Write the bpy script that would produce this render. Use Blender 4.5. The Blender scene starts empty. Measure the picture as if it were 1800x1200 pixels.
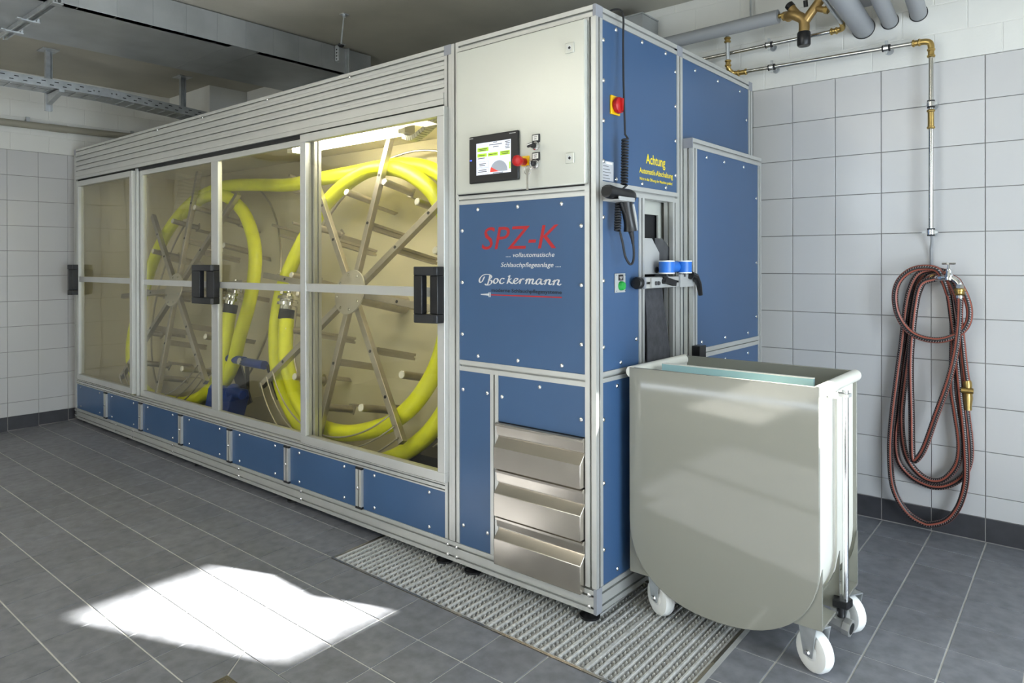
import bpy, bmesh, math, random
from mathutils import Vector, Matrix, noise
random.seed(7)
R = math.radians
SC = bpy.context.scene
COL = SC.collection

# ------------------------------------------------------------------ camera
CAM = Vector((1.317041, -2.021609, 1.245226))
F_PX, YAW, PITCH, ROLL, CX, CY = 1239.2069, 0.69736181, -0.0014943, -0.00186705, 898.305, 462.3587
cam_d = bpy.data.cameras.new('camera')
cam = bpy.data.objects.new('camera', cam_d)
COL.objects.link(cam)
cam_d.sensor_fit = 'HORIZONTAL'
cam_d.sensor_width = 36.0
cam_d.lens = F_PX * 36.0 / 1800.0
cam_d.shift_x = -(CX - 900.0) / 1800.0
cam_d.shift_y = (CY - 600.0) / 1800.0
cam_d.clip_start = 0.05
fw = Vector((-math.sin(YAW) * math.cos(PITCH), math.cos(YAW) * math.cos(PITCH), math.sin(PITCH)))
rt = Vector((math.cos(YAW), math.sin(YAW), 0.0))
up = rt.cross(fw)
rt2 = rt * math.cos(ROLL) + up * math.sin(ROLL)
up2 = -rt * math.sin(ROLL) + up * math.cos(ROLL)
M = Matrix((rt2, up2, -fw)).transposed().to_4x4()
M.translation = CAM
cam.matrix_world = M
SC.camera = cam

# ------------------------------------------------------------------ colour management, world, sun
vs = SC.view_settings
vs.view_transform = 'Standard'
vs.look = 'None'
vs.gamma = 1.0
vs.use_curve_mapping = False
vs.exposure = 0.30
SC.cycles.max_bounces = 10
SC.cycles.diffuse_bounces = 5
SC.cycles.glossy_bounces = 4
SC.cycles.transmission_bounces = 6
SC.cycles.transparent_max_bounces = 12
SC.cycles.sample_clamp_indirect = 6.0
SC.cycles.caustics_reflective = False
SC.cycles.caustics_refractive = False

SKY_STRENGTH = 11.0
SUN_STRENGTH = 85.0
LAMP_STRENGTH = 17.0
INNER_LAMP_STRENGTH = 28.0

world = bpy.data.worlds.new('sky')
SC.world = world
world.use_nodes = True
bg = world.node_tree.nodes['Background']
bg.inputs[0].default_value = (0.80, 0.89, 1.0, 1.0)
bg.inputs[1].default_value = SKY_STRENGTH

SUN_DIR = Vector((-0.936, -0.351, -0.5)).normalized()      # direction the light travels
sd = bpy.data.lights.new('sun', 'SUN')
sd.energy = SUN_STRENGTH
sd.angle = R(0.9)
sd.color = (1.0, 0.96, 0.9)
sun = bpy.data.objects.new('sun', sd)
COL.objects.link(sun)
sun.rotation_euler = SUN_DIR.to_track_quat('-Z', 'Y').to_euler()
sun.location = (6, 3, 5)

# room limits
XL, XR, YB, YF, ZC = -4.877, 2.6, 1.568, -4.6, 2.67
TA, TB = -0.0034207, 0.0346142
def fz(x, y):
    return TA * x + TB * y
# windows: (wall, a0, a1, z0, z1): the high one on the right lets the sun in
WIN_RIGHT = (0.455, 1.00, 1.735, 2.20)
FILL_WIN_RIGHT = (-3.6, -2.2, 1.735, 2.20)  # unseen window, added for more sky light from the right
DOOR_RIGHT = (-1.35, 0.25, 0.05, 1.75)
FILL_WIN_FRONT = [(-2.2, -0.8, 1.60, 2.35)]  # unseen window added behind the camera for soft daylight on the machine front

def portal(name, loc, rot, sx, sy):
    l = bpy.data.lights.new(name, 'AREA')
    l.shape = 'RECTANGLE'
    l.size, l.size_y = sx, sy
    l.cycles.is_portal = True
    o = bpy.data.objects.new(name, l)
    COL.objects.link(o)
    o.location = loc
    o.rotation_euler = rot
    return o
portal('sky_portal', (XR + 0.04, (WIN_RIGHT[0] + WIN_RIGHT[1]) / 2, (WIN_RIGHT[2] + WIN_RIGHT[3]) / 2), (0, R(90), 0), WIN_RIGHT[3] - WIN_RIGHT[2], WIN_RIGHT[1] - WIN_RIGHT[0])
portal('sky_portal', (XR + 0.04, (FILL_WIN_RIGHT[0] + FILL_WIN_RIGHT[1]) / 2, (FILL_WIN_RIGHT[2] + FILL_WIN_RIGHT[3]) / 2), (0, R(90), 0), FILL_WIN_RIGHT[3] - FILL_WIN_RIGHT[2], FILL_WIN_RIGHT[1] - FILL_WIN_RIGHT[0])
portal('sky_portal', (XR + 0.04, (DOOR_RIGHT[0] + DOOR_RIGHT[1]) / 2, (DOOR_RIGHT[2] + DOOR_RIGHT[3]) / 2), (0, R(90), 0), DOOR_RIGHT[3] - DOOR_RIGHT[2], DOOR_RIGHT[1] - DOOR_RIGHT[0])
for w in FILL_WIN_FRONT:
    portal('sky_portal', ((w[0] + w[1]) / 2, YF - 0.04, (w[2] + w[3]) / 2), (R(90), 0, 0), w[1] - w[0], w[3] - w[2])

# ------------------------------------------------------------------ materials
def srgb(r, g, b):
    def c(v):
        v /= 255.0
        return v / 12.92 if v <= 0.04045 else ((v + 0.055) / 1.055) ** 2.4
    return (c(r), c(g), c(b), 1.0)

def mat(name, col, rough=0.5, metal=0.0, coat=0.0, spec=0.5, var=0.0, noise_scale=0.0, noise_amt=0.0, bump=0.0, bump_scale=60.0, objvar=0.0, aniso=None):
    m = bpy.data.materials.new(name)
    m.use_nodes = True
    nt = m.node_tree
    b = nt.nodes['Principled BSDF']
    b.inputs['Base Color'].default_value = col
    b.inputs['Roughness'].default_value = rough
    b.inputs['Metallic'].default_value = metal
    b.inputs['Coat Weight'].default_value = coat
    b.inputs['Coat Roughness'].default_value = 0.06
    b.inputs['Specular IOR Level'].default_value = spec
    if noise_amt or bump or objvar:
        tc = nt.nodes.new('ShaderNodeTexCoord')
        geo = nt.nodes.new('ShaderNodeNewGeometry')
        val = None
        if noise_amt:
            nz = nt.nodes.new('ShaderNodeTexNoise')
            nz.inputs['Scale'].default_value = noise_scale
            nz.inputs['Detail'].default_value = 6.0
            nt.links.new(geo.outputs['Position'], nz.inputs['Vector'])
            mr = nt.nodes.new('ShaderNodeMapRange')
            mr.inputs['From Min'].default_value = 0.3
            mr.inputs['From Max'].default_value = 0.7
            mr.inputs['To Min'].default_value = 1.0 - noise_amt
            mr.inputs['To Max'].default_value = 1.0 + noise_amt
            nt.links.new(nz.outputs['Fac'], mr.inputs['Value'])
            val = mr.outputs['Result']
        if objvar:
            oi = nt.nodes.new('ShaderNodeObjectInfo')
            mr2 = nt.nodes.new('ShaderNodeMapRange')
            mr2.inputs['To Min'].default_value = 1.0 - objvar
            mr2.inputs['To Max'].default_value = 1.0 + objvar
            nt.links.new(oi.outputs['Random'], mr2.inputs['Value'])
            if val is None:
                val = mr2.outputs['Result']
            else:
                mm = nt.nodes.new('ShaderNodeMath')
                mm.operation = 'MULTIPLY'
                nt.links.new(val, mm.inputs[0])
                nt.links.new(mr2.outputs['Result'], mm.inputs[1])
                val = mm.outputs[0]
        if val is not None:
            mx = nt.nodes.new('ShaderNodeVectorMath')
            mx.operation = 'SCALE'
            mx.inputs[0].default_value = col[:3]
            nt.links.new(val, mx.inputs['Scale'])
            nt.links.new(mx.outputs['Vector'], b.inputs['Base Color'])
        if bump:
            nb = nt.nodes.new('ShaderNodeTexNoise')
            nb.inputs['Scale'].default_value = bump_scale
            nb.inputs['Detail'].default_value = 3.0
            nt.links.new(geo.outputs['Position'], nb.inputs['Vector'])
            bp = nt.nodes.new('ShaderNodeBump')
            bp.inputs['Strength'].default_value = bump
            bp.inputs['Distance'].default_value = 0.002
            nt.links.new(nb.outputs['Fac'], bp.inputs['Height'])
            nt.links.new(bp.outputs['Normal'], b.inputs['Normal'])
    return m

def emit(name, col, s):
    m = bpy.data.materials.new(name)
    m.use_nodes = True
    nt = m.node_tree
    b = nt.nodes['Principled BSDF']
    b.inputs['Base Color'].default_value = col
    b.inputs['Emission Color'].default_value = col
    b.inputs['Emission Strength'].default_value = s
    return m

def glass(name, tint, refl=1.0, wavy=0.0, rough=0.01):
    m = bpy.data.materials.new(name)
    m.use_nodes = True
    nt = m.node_tree
    nt.nodes.remove(nt.nodes['Principled BSDF'])
    out = nt.nodes['Material Output']
    tr = nt.nodes.new('ShaderNodeBsdfTransparent')
    tr.inputs[0].default_value = tint
    gl = nt.nodes.new('ShaderNodeBsdfGlossy')
    gl.inputs['Roughness'].default_value = rough
    fr = nt.nodes.new('ShaderNodeFresnel')
    gb_ = nt.nodes.new('ShaderNodeNewGeometry')
    io = nt.nodes.new('ShaderNodeMath')           # same reflectance on both faces of the pane
    io.operation = 'MULTIPLY_ADD'
    io.inputs[1].default_value = 1.0 / 1.5 - 1.5
    io.inputs[2].default_value = 1.5
    nt.links.new(gb_.outputs['Backfacing'], io.inputs[0])
    nt.links.new(io.outputs[0], fr.inputs['IOR'])
    mu = nt.nodes.new('ShaderNodeMath')
    mu.operation = 'MULTIPLY'
    mu.inputs[1].default_value = refl
    nt.links.new(fr.outputs[0], mu.inputs[0])
    mx = nt.nodes.new('ShaderNodeMixShader')
    nt.links.new(mu.outputs[0], mx.inputs[0])
    nt.links.new(tr.outputs[0], mx.inputs[1])
    nt.links.new(gl.outputs[0], mx.inputs[2])
    nt.links.new(mx.outputs[0], out.inputs[0])
    if wavy:
        geo = nt.nodes.new('ShaderNodeNewGeometry')
        nz = nt.nodes.new('ShaderNodeTexNoise')
        nz.inputs['Scale'].default_value = 3.0
        nz.inputs['Detail'].default_value = 1.0
        nt.links.new(geo.outputs['Position'], nz.inputs['Vector'])
        bp = nt.nodes.new('ShaderNodeBump')
        bp.inputs['Strength'].default_value = 1.0
        bp.inputs['Distance'].default_value = wavy
        nt.links.new(nz.outputs['Fac'], bp.inputs['Height'])
        nt.links.new(bp.outputs['Normal'], gl.inputs['Normal'])
    return m

M_ALU = mat('anodised_aluminium', (0.60, 0.60, 0.57, 1), 0.40, 0.6, noise_scale=9, noise_amt=0.03)
M_CAP = mat('grey_end_cap', srgb(140, 142, 148), 0.5)
M_SLOT = mat('dark_gap', srgb(22, 22, 22), 0.7)
M_BLUE = mat('blue_lacquered_sheet', (0.040, 0.090, 0.188, 1), 0.33, 0.0, spec=0.5, noise_scale=2.5, noise_amt=0.05)
M_CAB = mat('light_grey_powder_coat', srgb(205, 206, 196), 0.27, 0.25, bump=0.10, bump_scale=420)
M_CREAM = mat('beige_lining_sheet', srgb(216, 208, 178), 0.38, noise_scale=2.0, noise_amt=0.06)
M_TRAY = mat('dark_wet_tray', srgb(70, 66, 50), 0.35)
M_GLASS = glass('acrylic_pane', (0.95, 0.94, 0.88, 1), 1.0, 0.004)
M_WGLASS = glass('window_glass', (0.95, 0.97, 0.97, 1), 1.0)
M_BLACK = mat('black_plastic', srgb(20, 20, 22), 0.35)
M_BLACKR = mat('black_rubber', srgb(24, 24, 26), 0.6)
M_BELT = mat('grey_rubber_sheet', srgb(62, 62, 66), 0.7, noise_scale=30, noise_amt=0.3, bump=0.5, bump_scale=90)
M_STEEL = mat('brushed_stainless_steel', (0.50, 0.46, 0.40, 1), 0.26, 0.95, noise_scale=14, noise_amt=0.06)
M_SPOKE = mat('satin_steel', (0.52, 0.48, 0.42, 1), 0.33, 0.85, noise_scale=25, noise_amt=0.08)
M_HUB = mat('pale_hub_disc', (0.60, 0.57, 0.50, 1), 0.45, 0.35)
M_PIPES = mat('drawn_steel_pipe', (0.55, 0.54, 0.50, 1), 0.22, 1.0)
M_CHROME = mat('chrome', (0.80, 0.80, 0.80, 1), 0.12, 1.0)
M_GALV = mat('galvanised_steel', (0.50, 0.52, 0.53, 1), 0.38, 0.75, noise_scale=18, noise_amt=0.16)
M_DUCT = mat('galvanised_duct_sheet', (0.46, 0.48, 0.49, 1), 0.36, 0.7, noise_scale=4, noise_amt=0.14, objvar=0.06)
M_NICKEL = mat('nickel_plated_brass', (0.66, 0.65, 0.62, 1), 0.30, 0.8)
M_BRASS = mat('brass', (0.46, 0.32, 0.11, 1), 0.28, 0.9, noise_scale=40, noise_amt=0.15)
M_BRONZE = mat('bronze_casting', (0.42, 0.28, 0.11, 1), 0.42, 0.8, noise_scale=40, noise_amt=0.15)
M_YELLOW = mat('yellow_hose_jacket', (0.82, 0.86, 0.02, 1), 0.42, noise_scale=14, noise_amt=0.06, bump=0.1, bump_scale=300)
M_WHITE = mat('white_plastic', srgb(236, 234, 226), 0.3)
M_NYLON = mat('white_nylon', srgb(240, 240, 236), 0.4)
M_TUB = mat('glossy_ivory_grey_plastic', srgb(132, 131, 121), 0.05, coat=0.0, spec=0.4)
M_TUBIN = mat('ivory_plastic', srgb(226, 224, 212), 0.3)
M_TEAL = mat('pale_teal_board', srgb(160, 198, 200), 0.35)
M_WHITEPAINT = mat('white_wall_paint', srgb(222, 221, 215), 0.85, noise_scale=5, noise_amt=0.03, bump=0.3, bump_scale=120)
M_CEIL = mat('raw_concrete', srgb(182, 178, 165), 0.9, noise_scale=2.5, noise_amt=0.10, bump=0.4, bump_scale=30)
M_WTILE = mat('white_wall_tile', srgb(198, 197, 196), 0.22, objvar=0.012, noise_scale=1.0, noise_amt=0.01)
M_WGROUT = mat('grey_wall_grout', srgb(138, 134, 132), 0.9)
M_FTILE = mat('anthracite_floor_tile', srgb(116, 117, 122), 0.42, noise_scale=22, noise_amt=0.2, objvar=0.06, bump=0.15, bump_scale=160)
M_FGROUT = mat('light_floor_grout', srgb(205, 203, 198), 0.9, noise_scale=20, noise_amt=0.1)
M_BTILE = mat('anthracite_skirting_tile', srgb(58, 58, 62), 0.4, noise_scale=20, noise_amt=0.15, objvar=0.05)
M_PIPEG = mat('grey_insulation_jacket', srgb(150, 152, 154), 0.55)
M_PIPEB = mat('grey_painted_pipe', srgb(150, 146, 132), 0.6)
M_RED = mat('red_plastic', srgb(178, 22, 22), 0.35)
M_REDP = mat('red_print', srgb(165, 12, 20), 0.5)
M_YELP = mat('yellow_print', srgb(240, 215, 20), 0.5)
M_SILVP = mat('silver_print', srgb(206, 206, 206), 0.45)
M_BLKP = mat('black_print', srgb(10, 10, 16), 0.5)
M_YELPL = mat('yellow_plastic', srgb(240, 190, 10), 0.4)
M_GREEN = mat('green_plastic', srgb(30, 150, 60), 0.35)
M_BLUEP = mat('blue_roller_plastic', srgb(40, 110, 200), 0.35)
M_BLUED = mat('dark_blue_plastic', srgb(20, 60, 150), 0.3)
M_DGREY = mat('dark_grey_plate', srgb(70, 70, 72), 0.5, noise_scale=30, noise_amt=0.15)
M_LGREY = mat('light_grey_plate', srgb(168, 168, 166), 0.45)
M_LABEL = mat('silver_label', srgb(190, 190, 192), 0.4)
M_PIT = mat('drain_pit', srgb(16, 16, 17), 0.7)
M_GRATE = mat('galvanised_grating', (0.62, 0.61, 0.58, 1), 0.42, 0.35, noise_scale=60, noise_amt=0.15)
M_LAMP = emit('lamp_diffuser', (1.0, 0.95, 0.84, 1), LAMP_STRENGTH)
M_ILAMP = emit('interior_lamp_diffuser', (1.0, 0.96, 0.84, 1), INNER_LAMP_STRENGTH)
M_SCREEN = emit('screen_white', srgb(222, 226, 236), 0.36)
M_SCRGREEN = emit('screen_green', srgb(180, 220, 50), 0.2)
M_SCRGREY = emit('screen_grey', srgb(150, 156, 166), 0.3)
M_SCRRED = emit('screen_red', srgb(220, 70, 60), 0.3)
M_SCRTXT = mat('screen_text', srgb(60, 60, 70), 0.5)
M_LED = emit('blue_led', (0.05, 0.1, 1, 1), 2.0)

# striped garden hose: two colours around, white ticks along (uses the tube's UV)
def hose_material():
    m = bpy.data.materials.new('brown_hose_with_black_stripe')
    m.use_nodes = True
    nt = m.node_tree
    b = nt.nodes['Principled BSDF']
    b.inputs['Roughness'].default_value = 0.32
    uv = nt.nodes.new('ShaderNodeTexCoord')
    sep = nt.nodes.new('ShaderNodeSeparateXYZ')
    nt.links.new(uv.outputs['UV'], sep.inputs[0])
    def math_(op, a, bv=None, cv=None):
        n = nt.nodes.new('ShaderNodeMath')
        n.operation = op
        for i, v in enumerate((a, bv, cv)):
            if v is None:
                continue
            if isinstance(v, (int, float)):
                n.inputs[i].default_value = v
            else:
                nt.links.new(v, n.inputs[i])
        return n.outputs[0]
    v2 = math_('FRACT', math_('MULTIPLY', sep.outputs['Y'], 4.0))
    band = math_('GREATER_THAN', v2, 0.36)
    tick = math_('MULTIPLY', math_('GREATER_THAN', v2, 0.66), math_('GREATER_THAN', math_('FRACT', math_('ADD', math_('MULTIPLY', sep.outputs['X'], 105.0), v2)), 0.74))
    c1 = nt.nodes.new('ShaderNodeMix')
    c1.data_type = 'RGBA'
    c1.inputs[6].default_value = srgb(150, 80, 64)
    c1.inputs[7].default_value = srgb(22, 18, 20)
    nt.links.new(band, c1.inputs[0])
    c2 = nt.nodes.new('ShaderNodeMix')
    c2.data_type = 'RGBA'
    c2.inputs[7].default_value = srgb(160, 150, 148)
    nt.links.new(c1.outputs[2], c2.inputs[6])
    nt.links.new(tick, c2.inputs[0])
    nt.links.new(c2.outputs[2], b.inputs['Base Color'])
    return m
M_GHOSE = hose_material()

# ------------------------------------------------------------------ mesh builder
class MB:
    def __init__(self):
        self.bm = bmesh.new()
        self.uv = None
        self.fm = []
    def face(self, pts):
        vs_ = [self.bm.verts.new(p) for p in pts]
        return self.bm.faces.new(vs_)
    def box(self, x0, x1, y0, y1, z0, z1):
        v = [self.bm.verts.new((x, y, z)) for x in (x0, x1) for y in (y0, y1) for z in (z0, z1)]
        for f in ((0, 1, 3, 2), (4, 6, 7, 5), (0, 4, 5, 1), (2, 3, 7, 6), (0, 2, 6, 4), (1, 5, 7, 3)):
            self.bm.faces.new([v[i] for i in f])
        return self
    def prism(self, poly, o, ea, eb, ec, depth):
        """polygon (a,b) in the plane o + a*ea + b*eb, extruded by depth along ec"""
        o, ea, eb, ec = Vector(o), Vector(ea), Vector(eb), Vector(ec)
        A = [self.bm.verts.new(o + ea * a + eb * b) for a, b in poly]
        B = [self.bm.verts.new(o + ea * a + eb * b + ec * depth) for a, b in poly]
        n = len(poly)
        self.bm.faces.new(A[::-1])
        self.bm.faces.new(B)
        for i in range(n):
            self.bm.faces.new((A[i], A[(i + 1) % n], B[(i + 1) % n], B[i]))
        return self
    def tube(self, path, r, n=12, caps=True, closed=False, smooth_path=0, radii=None):
        P_ = [Vector(p) for p in path]
        if smooth_path:
            P_ = spline(P_, smooth_path, closed)
        m = len(P_)
        if radii is None:
            radii = [r] * m
        if self.uv is None:
            self.uv = self.bm.loops.layers.uv.new('UVMap')
        rings, L = [], 0.0
        nrm = None
        us = []
        for i, p in enumerate(P_):
            a = P_[i - 1] if (i > 0 or closed) else p
            b = P_[(i + 1) % m] if (i < m - 1 or closed) else p
            t = (b - a)
            if t.length < 1e-9:
                t = Vector((0, 0, 1))
            t.normalize()
            if nrm is None:
                nrm = t.orthogonal().normalized()
            nrm = nrm - t * nrm.dot(t)
            if nrm.length < 1e-6:
                nrm = t.orthogonal()
            nrm.normalize()
            bi = t.cross(nrm)
            if i > 0:
                L += (p - P_[i - 1]).length
            us.append(L)
            rings.append([self.bm.verts.new(p + (nrm * math.cos(2 * math.pi * k / n) + bi * math.sin(2 * math.pi * k / n)) * radii[i]) for k in range(n)])
        rng = range(m) if closed else range(m - 1)
        for i in rng:
            j = (i + 1) % m
            for k in range(n):
                k2 = (k + 1) % n
                f = self.bm.faces.new((rings[i][k], rings[j][k], rings[j][k2], rings[i][k2]))
                u0, u1 = us[i], us[j] if j else L
                for lp, q in zip(f.loops, ((u0, k / n), (u1, k / n), (u1, (k + 1) / n), (u0, (k + 1) / n))):
                    lp[self.uv].uv = q
        if caps and not closed:
            self.bm.faces.new(rings[0])
            self.bm.faces.new(rings[-1][::-1])
        return self
    def cyl(self, p0, p1, r, n=16, r1=None):
        return self.tube([p0, p1], r, n, radii=[r, r if r1 is None else r1])
    def lathe(self, prof, p0, axis, n=20, caps=True):
        """prof: list of (distance along axis, radius)"""
        p0, ax = Vector(p0), Vector(axis).normalized()
        return self.tube([p0 + ax * d for d, _ in prof], 0, n, caps, radii=[max(r, 1e-4) for _, r in prof]) if False else self._lathe(prof, p0, ax, n, caps)
    def _lathe(self, prof, p0, ax, n, caps):
        e1 = ax.orthogonal().normalized()
        e2 = ax.cross(e1)
        rings = [[self.bm.verts.new(p0 + ax * d + (e1 * math.cos(2 * math.pi * k / n) + e2 * math.sin(2 * math.pi * k / n)) * max(r, 1e-4)) for k in range(n)] for d, r in prof]
        for a, b in zip(rings[:-1], rings[1:]):
            for k in range(n):
                self.bm.faces.new((a[k], a[(k + 1) % n], b[(k + 1) % n], b[k]))
        if caps:
            self.bm.faces.new(rings[0][::-1])
            self.bm.faces.new(rings[-1])
        return self
    def bar(self, p0, p1, w, h, upv=(0, 0, 1)):
        p0, p1, upv = Vector(p0), Vector(p1), Vector(upv)
        t = (p1 - p0).normalized()
        s = t.cross(upv)
        if s.length < 1e-6:
            s = t.orthogonal()
        s.normalize()
        u = s.cross(t)
        return self.prism([(-w / 2, -h / 2), (w / 2, -h / 2), (w / 2, h / 2), (-w / 2, h / 2)], p0, s, u, t, (p1 - p0).length)
    def xf(self, mtx):
        bmesh.ops.transform(self.bm, matrix=mtx, verts=self.bm.verts)
        return self
    def mesh(self, name, m=None, smooth=35):
        bmesh.ops.recalc_face_normals(self.bm, faces=self.bm.faces)
        me = bpy.data.meshes.new(name)
        self.bm.to_mesh(me)
        self.bm.free()
        if m is not None:
            me.materials.append(m)
        if smooth:
            me.polygons.foreach_set('use_smooth', [True] * len(me.polygons))
            me.set_sharp_from_angle(angle=R(smooth))
        return me

def spline(P_, k, closed=False):
    out, n = [], len(P_)
    rng = range(n) if closed else range(n - 1)
    for i in rng:
        p0 = P_[(i - 1) % n] if (closed or i > 0) else P_[0] * 2 - P_[1]
        p1, p2 = P_[i], P_[(i + 1) % n]
        p3 = P_[(i + 2) % n] if (closed or i + 2 < n) else P_[-1] * 2 - P_[-2]
        for j in range(k):
            t = j / k
            out.append(0.5 * ((2 * p1) + (p2 - p0) * t + (2 * p0 - 5 * p1 + 4 * p2 - p3) * t * t + (3 * p1 - p0 - 3 * p2 + p3) * t ** 3))
    if not closed:
        out.append(P_[-1].copy())
    return out

WLOC = {}
def place(o, parent):
    if parent is not None:
        o.parent = parent
        o.matrix_parent_inverse = Matrix.Translation(-WLOC[parent.name])
        WLOC[o.name] = Vector((0, 0, 0))
    else:
        WLOC[o.name] = Vector(o.location)
def tag(o, label=None, cat=None, group=None, kind=None):
    if label: o['label'] = label
    if cat: o['category'] = cat
    if group: o['group'] = group
    if kind: o['kind'] = kind
    return o
def obj(name, mb, m, parent=None, smooth=35, bevel=0.0, label=None):
    me = mb if isinstance(mb, bpy.types.Mesh) else mb.mesh(name, m, smooth)
    o = bpy.data.objects.new(name, me)
    COL.objects.link(o)
    place(o, parent)
    if bevel:
        md = o.modifiers.new('bevel', 'BEVEL')
        md.width = bevel
        md.segments = 2
        md.limit_method = 'ANGLE'
        md.angle_limit = R(40)
    if label: o['label'] = label
    return o
def inst(name, me, loc, parent=None, rot=None, scale=None):
    o = bpy.data.objects.new(name, me)
    COL.objects.link(o)
    o.location = loc
    if rot: o.rotation_euler = rot
    if scale: o.scale = scale
    if parent is not None:
        o.parent = parent
        o.matrix_parent_inverse = Matrix.Translation(-WLOC[parent.name])
    WLOC[o.name] = Vector(loc)
    return o
def thing(name, label, cat, loc=(0, 0, 0), group=None):
    o = bpy.data.objects.new(name, None)
    o.empty_display_size = 0.1
    COL.objects.link(o)
    o.location = loc
    WLOC[o.name] = Vector(loc)
    return tag(o, label, cat, group)
def struct(name, mb, m, smooth=None, label=None):
    o = obj(name, mb, m, None, smooth or 0)
    o['kind'] = 'structure'
    if label: o['label'] = label
    return o
def text(body, m, parent, origin, ex, ey, h, width=None, shear=0.0, bold=0.0, name='lettering', depth=0.0006, align='LEFT'):
    """raised lettering on a plane: cap height h, squeezed or stretched to the given width"""
    cu = bpy.data.curves.new(name, 'FONT')
    cu.body = body
    cu.size = 1.0
    cu.shear = shear
    cu.offset = bold
    cu.align_x = 'LEFT'
    cu.resolution_u = 3
    cu.extrude = 0.0
    o = bpy.data.objects.new(name, cu)
    COL.objects.link(o)
    bpy.context.view_layer.update()
    me = bpy.data.meshes.new_from_object(o.evaluated_get(bpy.context.evaluated_depsgraph_get()))
    bpy.data.objects.remove(o)
    xs = [v.co.x for v in me.vertices]
    x0, w = min(xs), max(xs) - min(xs)
    sy = h / 0.69
    sx = sy if width is None else width / w
    ex, ey = Vector(ex).normalized(), Vector(ey).normalized()
    nz = ex.cross(ey)
    for v in me.vertices:
        v.co = Vector(origin) + ex * ((v.co.x - x0) * sx) + ey * (v.co.y * sy) + nz * depth
    me.materials.clear()
    me.materials.append(m)
    return obj(name, me, m, parent)

# ================================================================== SETTING
def wall_with_holes(name, axis, at, thick, a0, a1, z0, z1, holes, m):
    """a wall in the plane axis=at, from a0 to a1 and z0 to z1, with rectangular openings"""
    mb = MB()
    aa = sorted({a0, a1} | {h[0] for h in holes} | {h[1] for h in holes})
    zz = sorted({z0, z1} | {h[2] for h in holes} | {h[3] for h in holes})
    for i in range(len(aa) - 1):
        for j in range(len(zz) - 1):
            ca, cz = (aa[i] + aa[i + 1]) / 2, (zz[j] + zz[j + 1]) / 2
            if any(h[0] < ca < h[1] and h[2] < cz < h[3] for h in holes):
                continue
            if axis == 'x':
                mb.box(min(at, at + thick), max(at, at + thick), aa[i], aa[i + 1], zz[j], zz[j + 1])
            else:
                mb.box(aa[i], aa[i + 1], min(at, at + thick), max(at, at + thick), zz[j], zz[j + 1])
    return struct(name, mb, m)

# floor: a sloping screed (the grout colour) with the channel of the grating left open
GX0, GX1, GY0, GY1 = -1.185, 0.397, -0.228, 0.40
DX0, DX1, DY0, DY1 = -0.753, -0.511, -1.119, -0.919       # floor drain
def fbox(mb, x0, x1, y0, y1, za, zb):
    """box that follows the slope of the floor"""
    v = [mb.bm.verts.new((x, y, fz(x, y) + z)) for x in (x0, x1) for y in (y0, y1) for z in (za, zb)]
    for f in ((0, 1, 3, 2), (4, 6, 7, 5), (0, 4, 5, 1), (2, 3, 7, 6), (0, 2, 6, 4), (1, 5, 7, 3)):
        mb.bm.faces.new([v[i] for i in f])
mb = MB()
E_ = 0.1
fbox(mb, XL - E_, GX0, YF - E_, YB + E_, -0.12, -0.003)
fbox(mb, GX1, XR + E_, YF - E_, YB + E_, -0.12, -0.003)
fbox(mb, GX0, GX1, GY1, YB + E_, -0.12, -0.003)
fbox(mb, GX0, GX1, YF - E_, GY0, -0.12, -0.003)
fbox(mb, GX0, GX1, GY0, GY1, -0.12, -0.10)
floor = struct('floor', mb, M_FGROUT)
mb = MB()
fbox(mb, GX0 - 0.001, GX0 + 0.002, GY0, GY1, -0.10, -0.012)
fbox(mb, GX1 - 0.002, GX1 + 0.001, GY0, GY1, -0.10, -0.012)
fbox(mb, GX0, GX1, GY0 - 0.001, GY0 + 0.002, -0.10, -0.012)
fbox(mb, GX0, GX1, GY1 - 0.002, GY1 + 0.001, -0.10, -0.012)
fbox(mb, GX0, GX1, GY0, GY1, -0.10, -0.098)
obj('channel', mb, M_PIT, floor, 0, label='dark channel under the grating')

def cut_rects(rect, hole):
    x0, x1, y0, y1 = rect
    a0, a1, b0, b1 = hole
    if x1 <= a0 or x0 >= a1 or y1 <= b0 or y0 >= b1:
        return [rect]
    out = []
    if x0 < a0: out.append((x0, a0, y0, y1))
    if x1 > a1: out.append((a1, x1, y0, y1))
    mx0, mx1 = max(x0, a0), min(x1, a1)
    if y0 < b0: out.append((mx0, mx1, y0, b0))
    if y1 > b1: out.append((mx0, mx1, b1, y1))
    return out
xs_left = [-2.23219 + 0.2 * k for k in range(-14, 14)]
xs_left[0] = XL
xs_right = [0.54118 + 0.2 * k for k in range(0, 11)]
xl_lines = xs_left + xs_right
ys = [-0.02124 + 0.19958 * k for k in range(-14, 8)] + [YB]
DBLK = (-0.83219, -0.43219, -1.21914, -0.81956)
rects = []
for i in range(len(xl_lines) - 1):
    for j in range(len(ys) - 1):
        r = (xl_lines[i], xl_lines[i + 1], ys[j], ys[j + 1])
        cx, cy = (r[0] + r[1]) / 2, (r[2] + r[3]) / 2
        if -4.75 < cx < -0.05 and cy > 0.2:
            continue
        if DBLK[0] < cx < DBLK[1] and DBLK[2] < cy < DBLK[3]:
            continue
        for q in cut_rects(r, (GX0, GX1, GY0, GY1)):
            if q[1] - q[0] > 0.012 and q[3] - q[2] > 0.012:
                rects.append(q)
rects.sort(key=lambda q: (Vector(((q[0] + q[1]) / 2, (q[2] + q[3]) / 2, 0)) - CAM).length)
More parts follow.
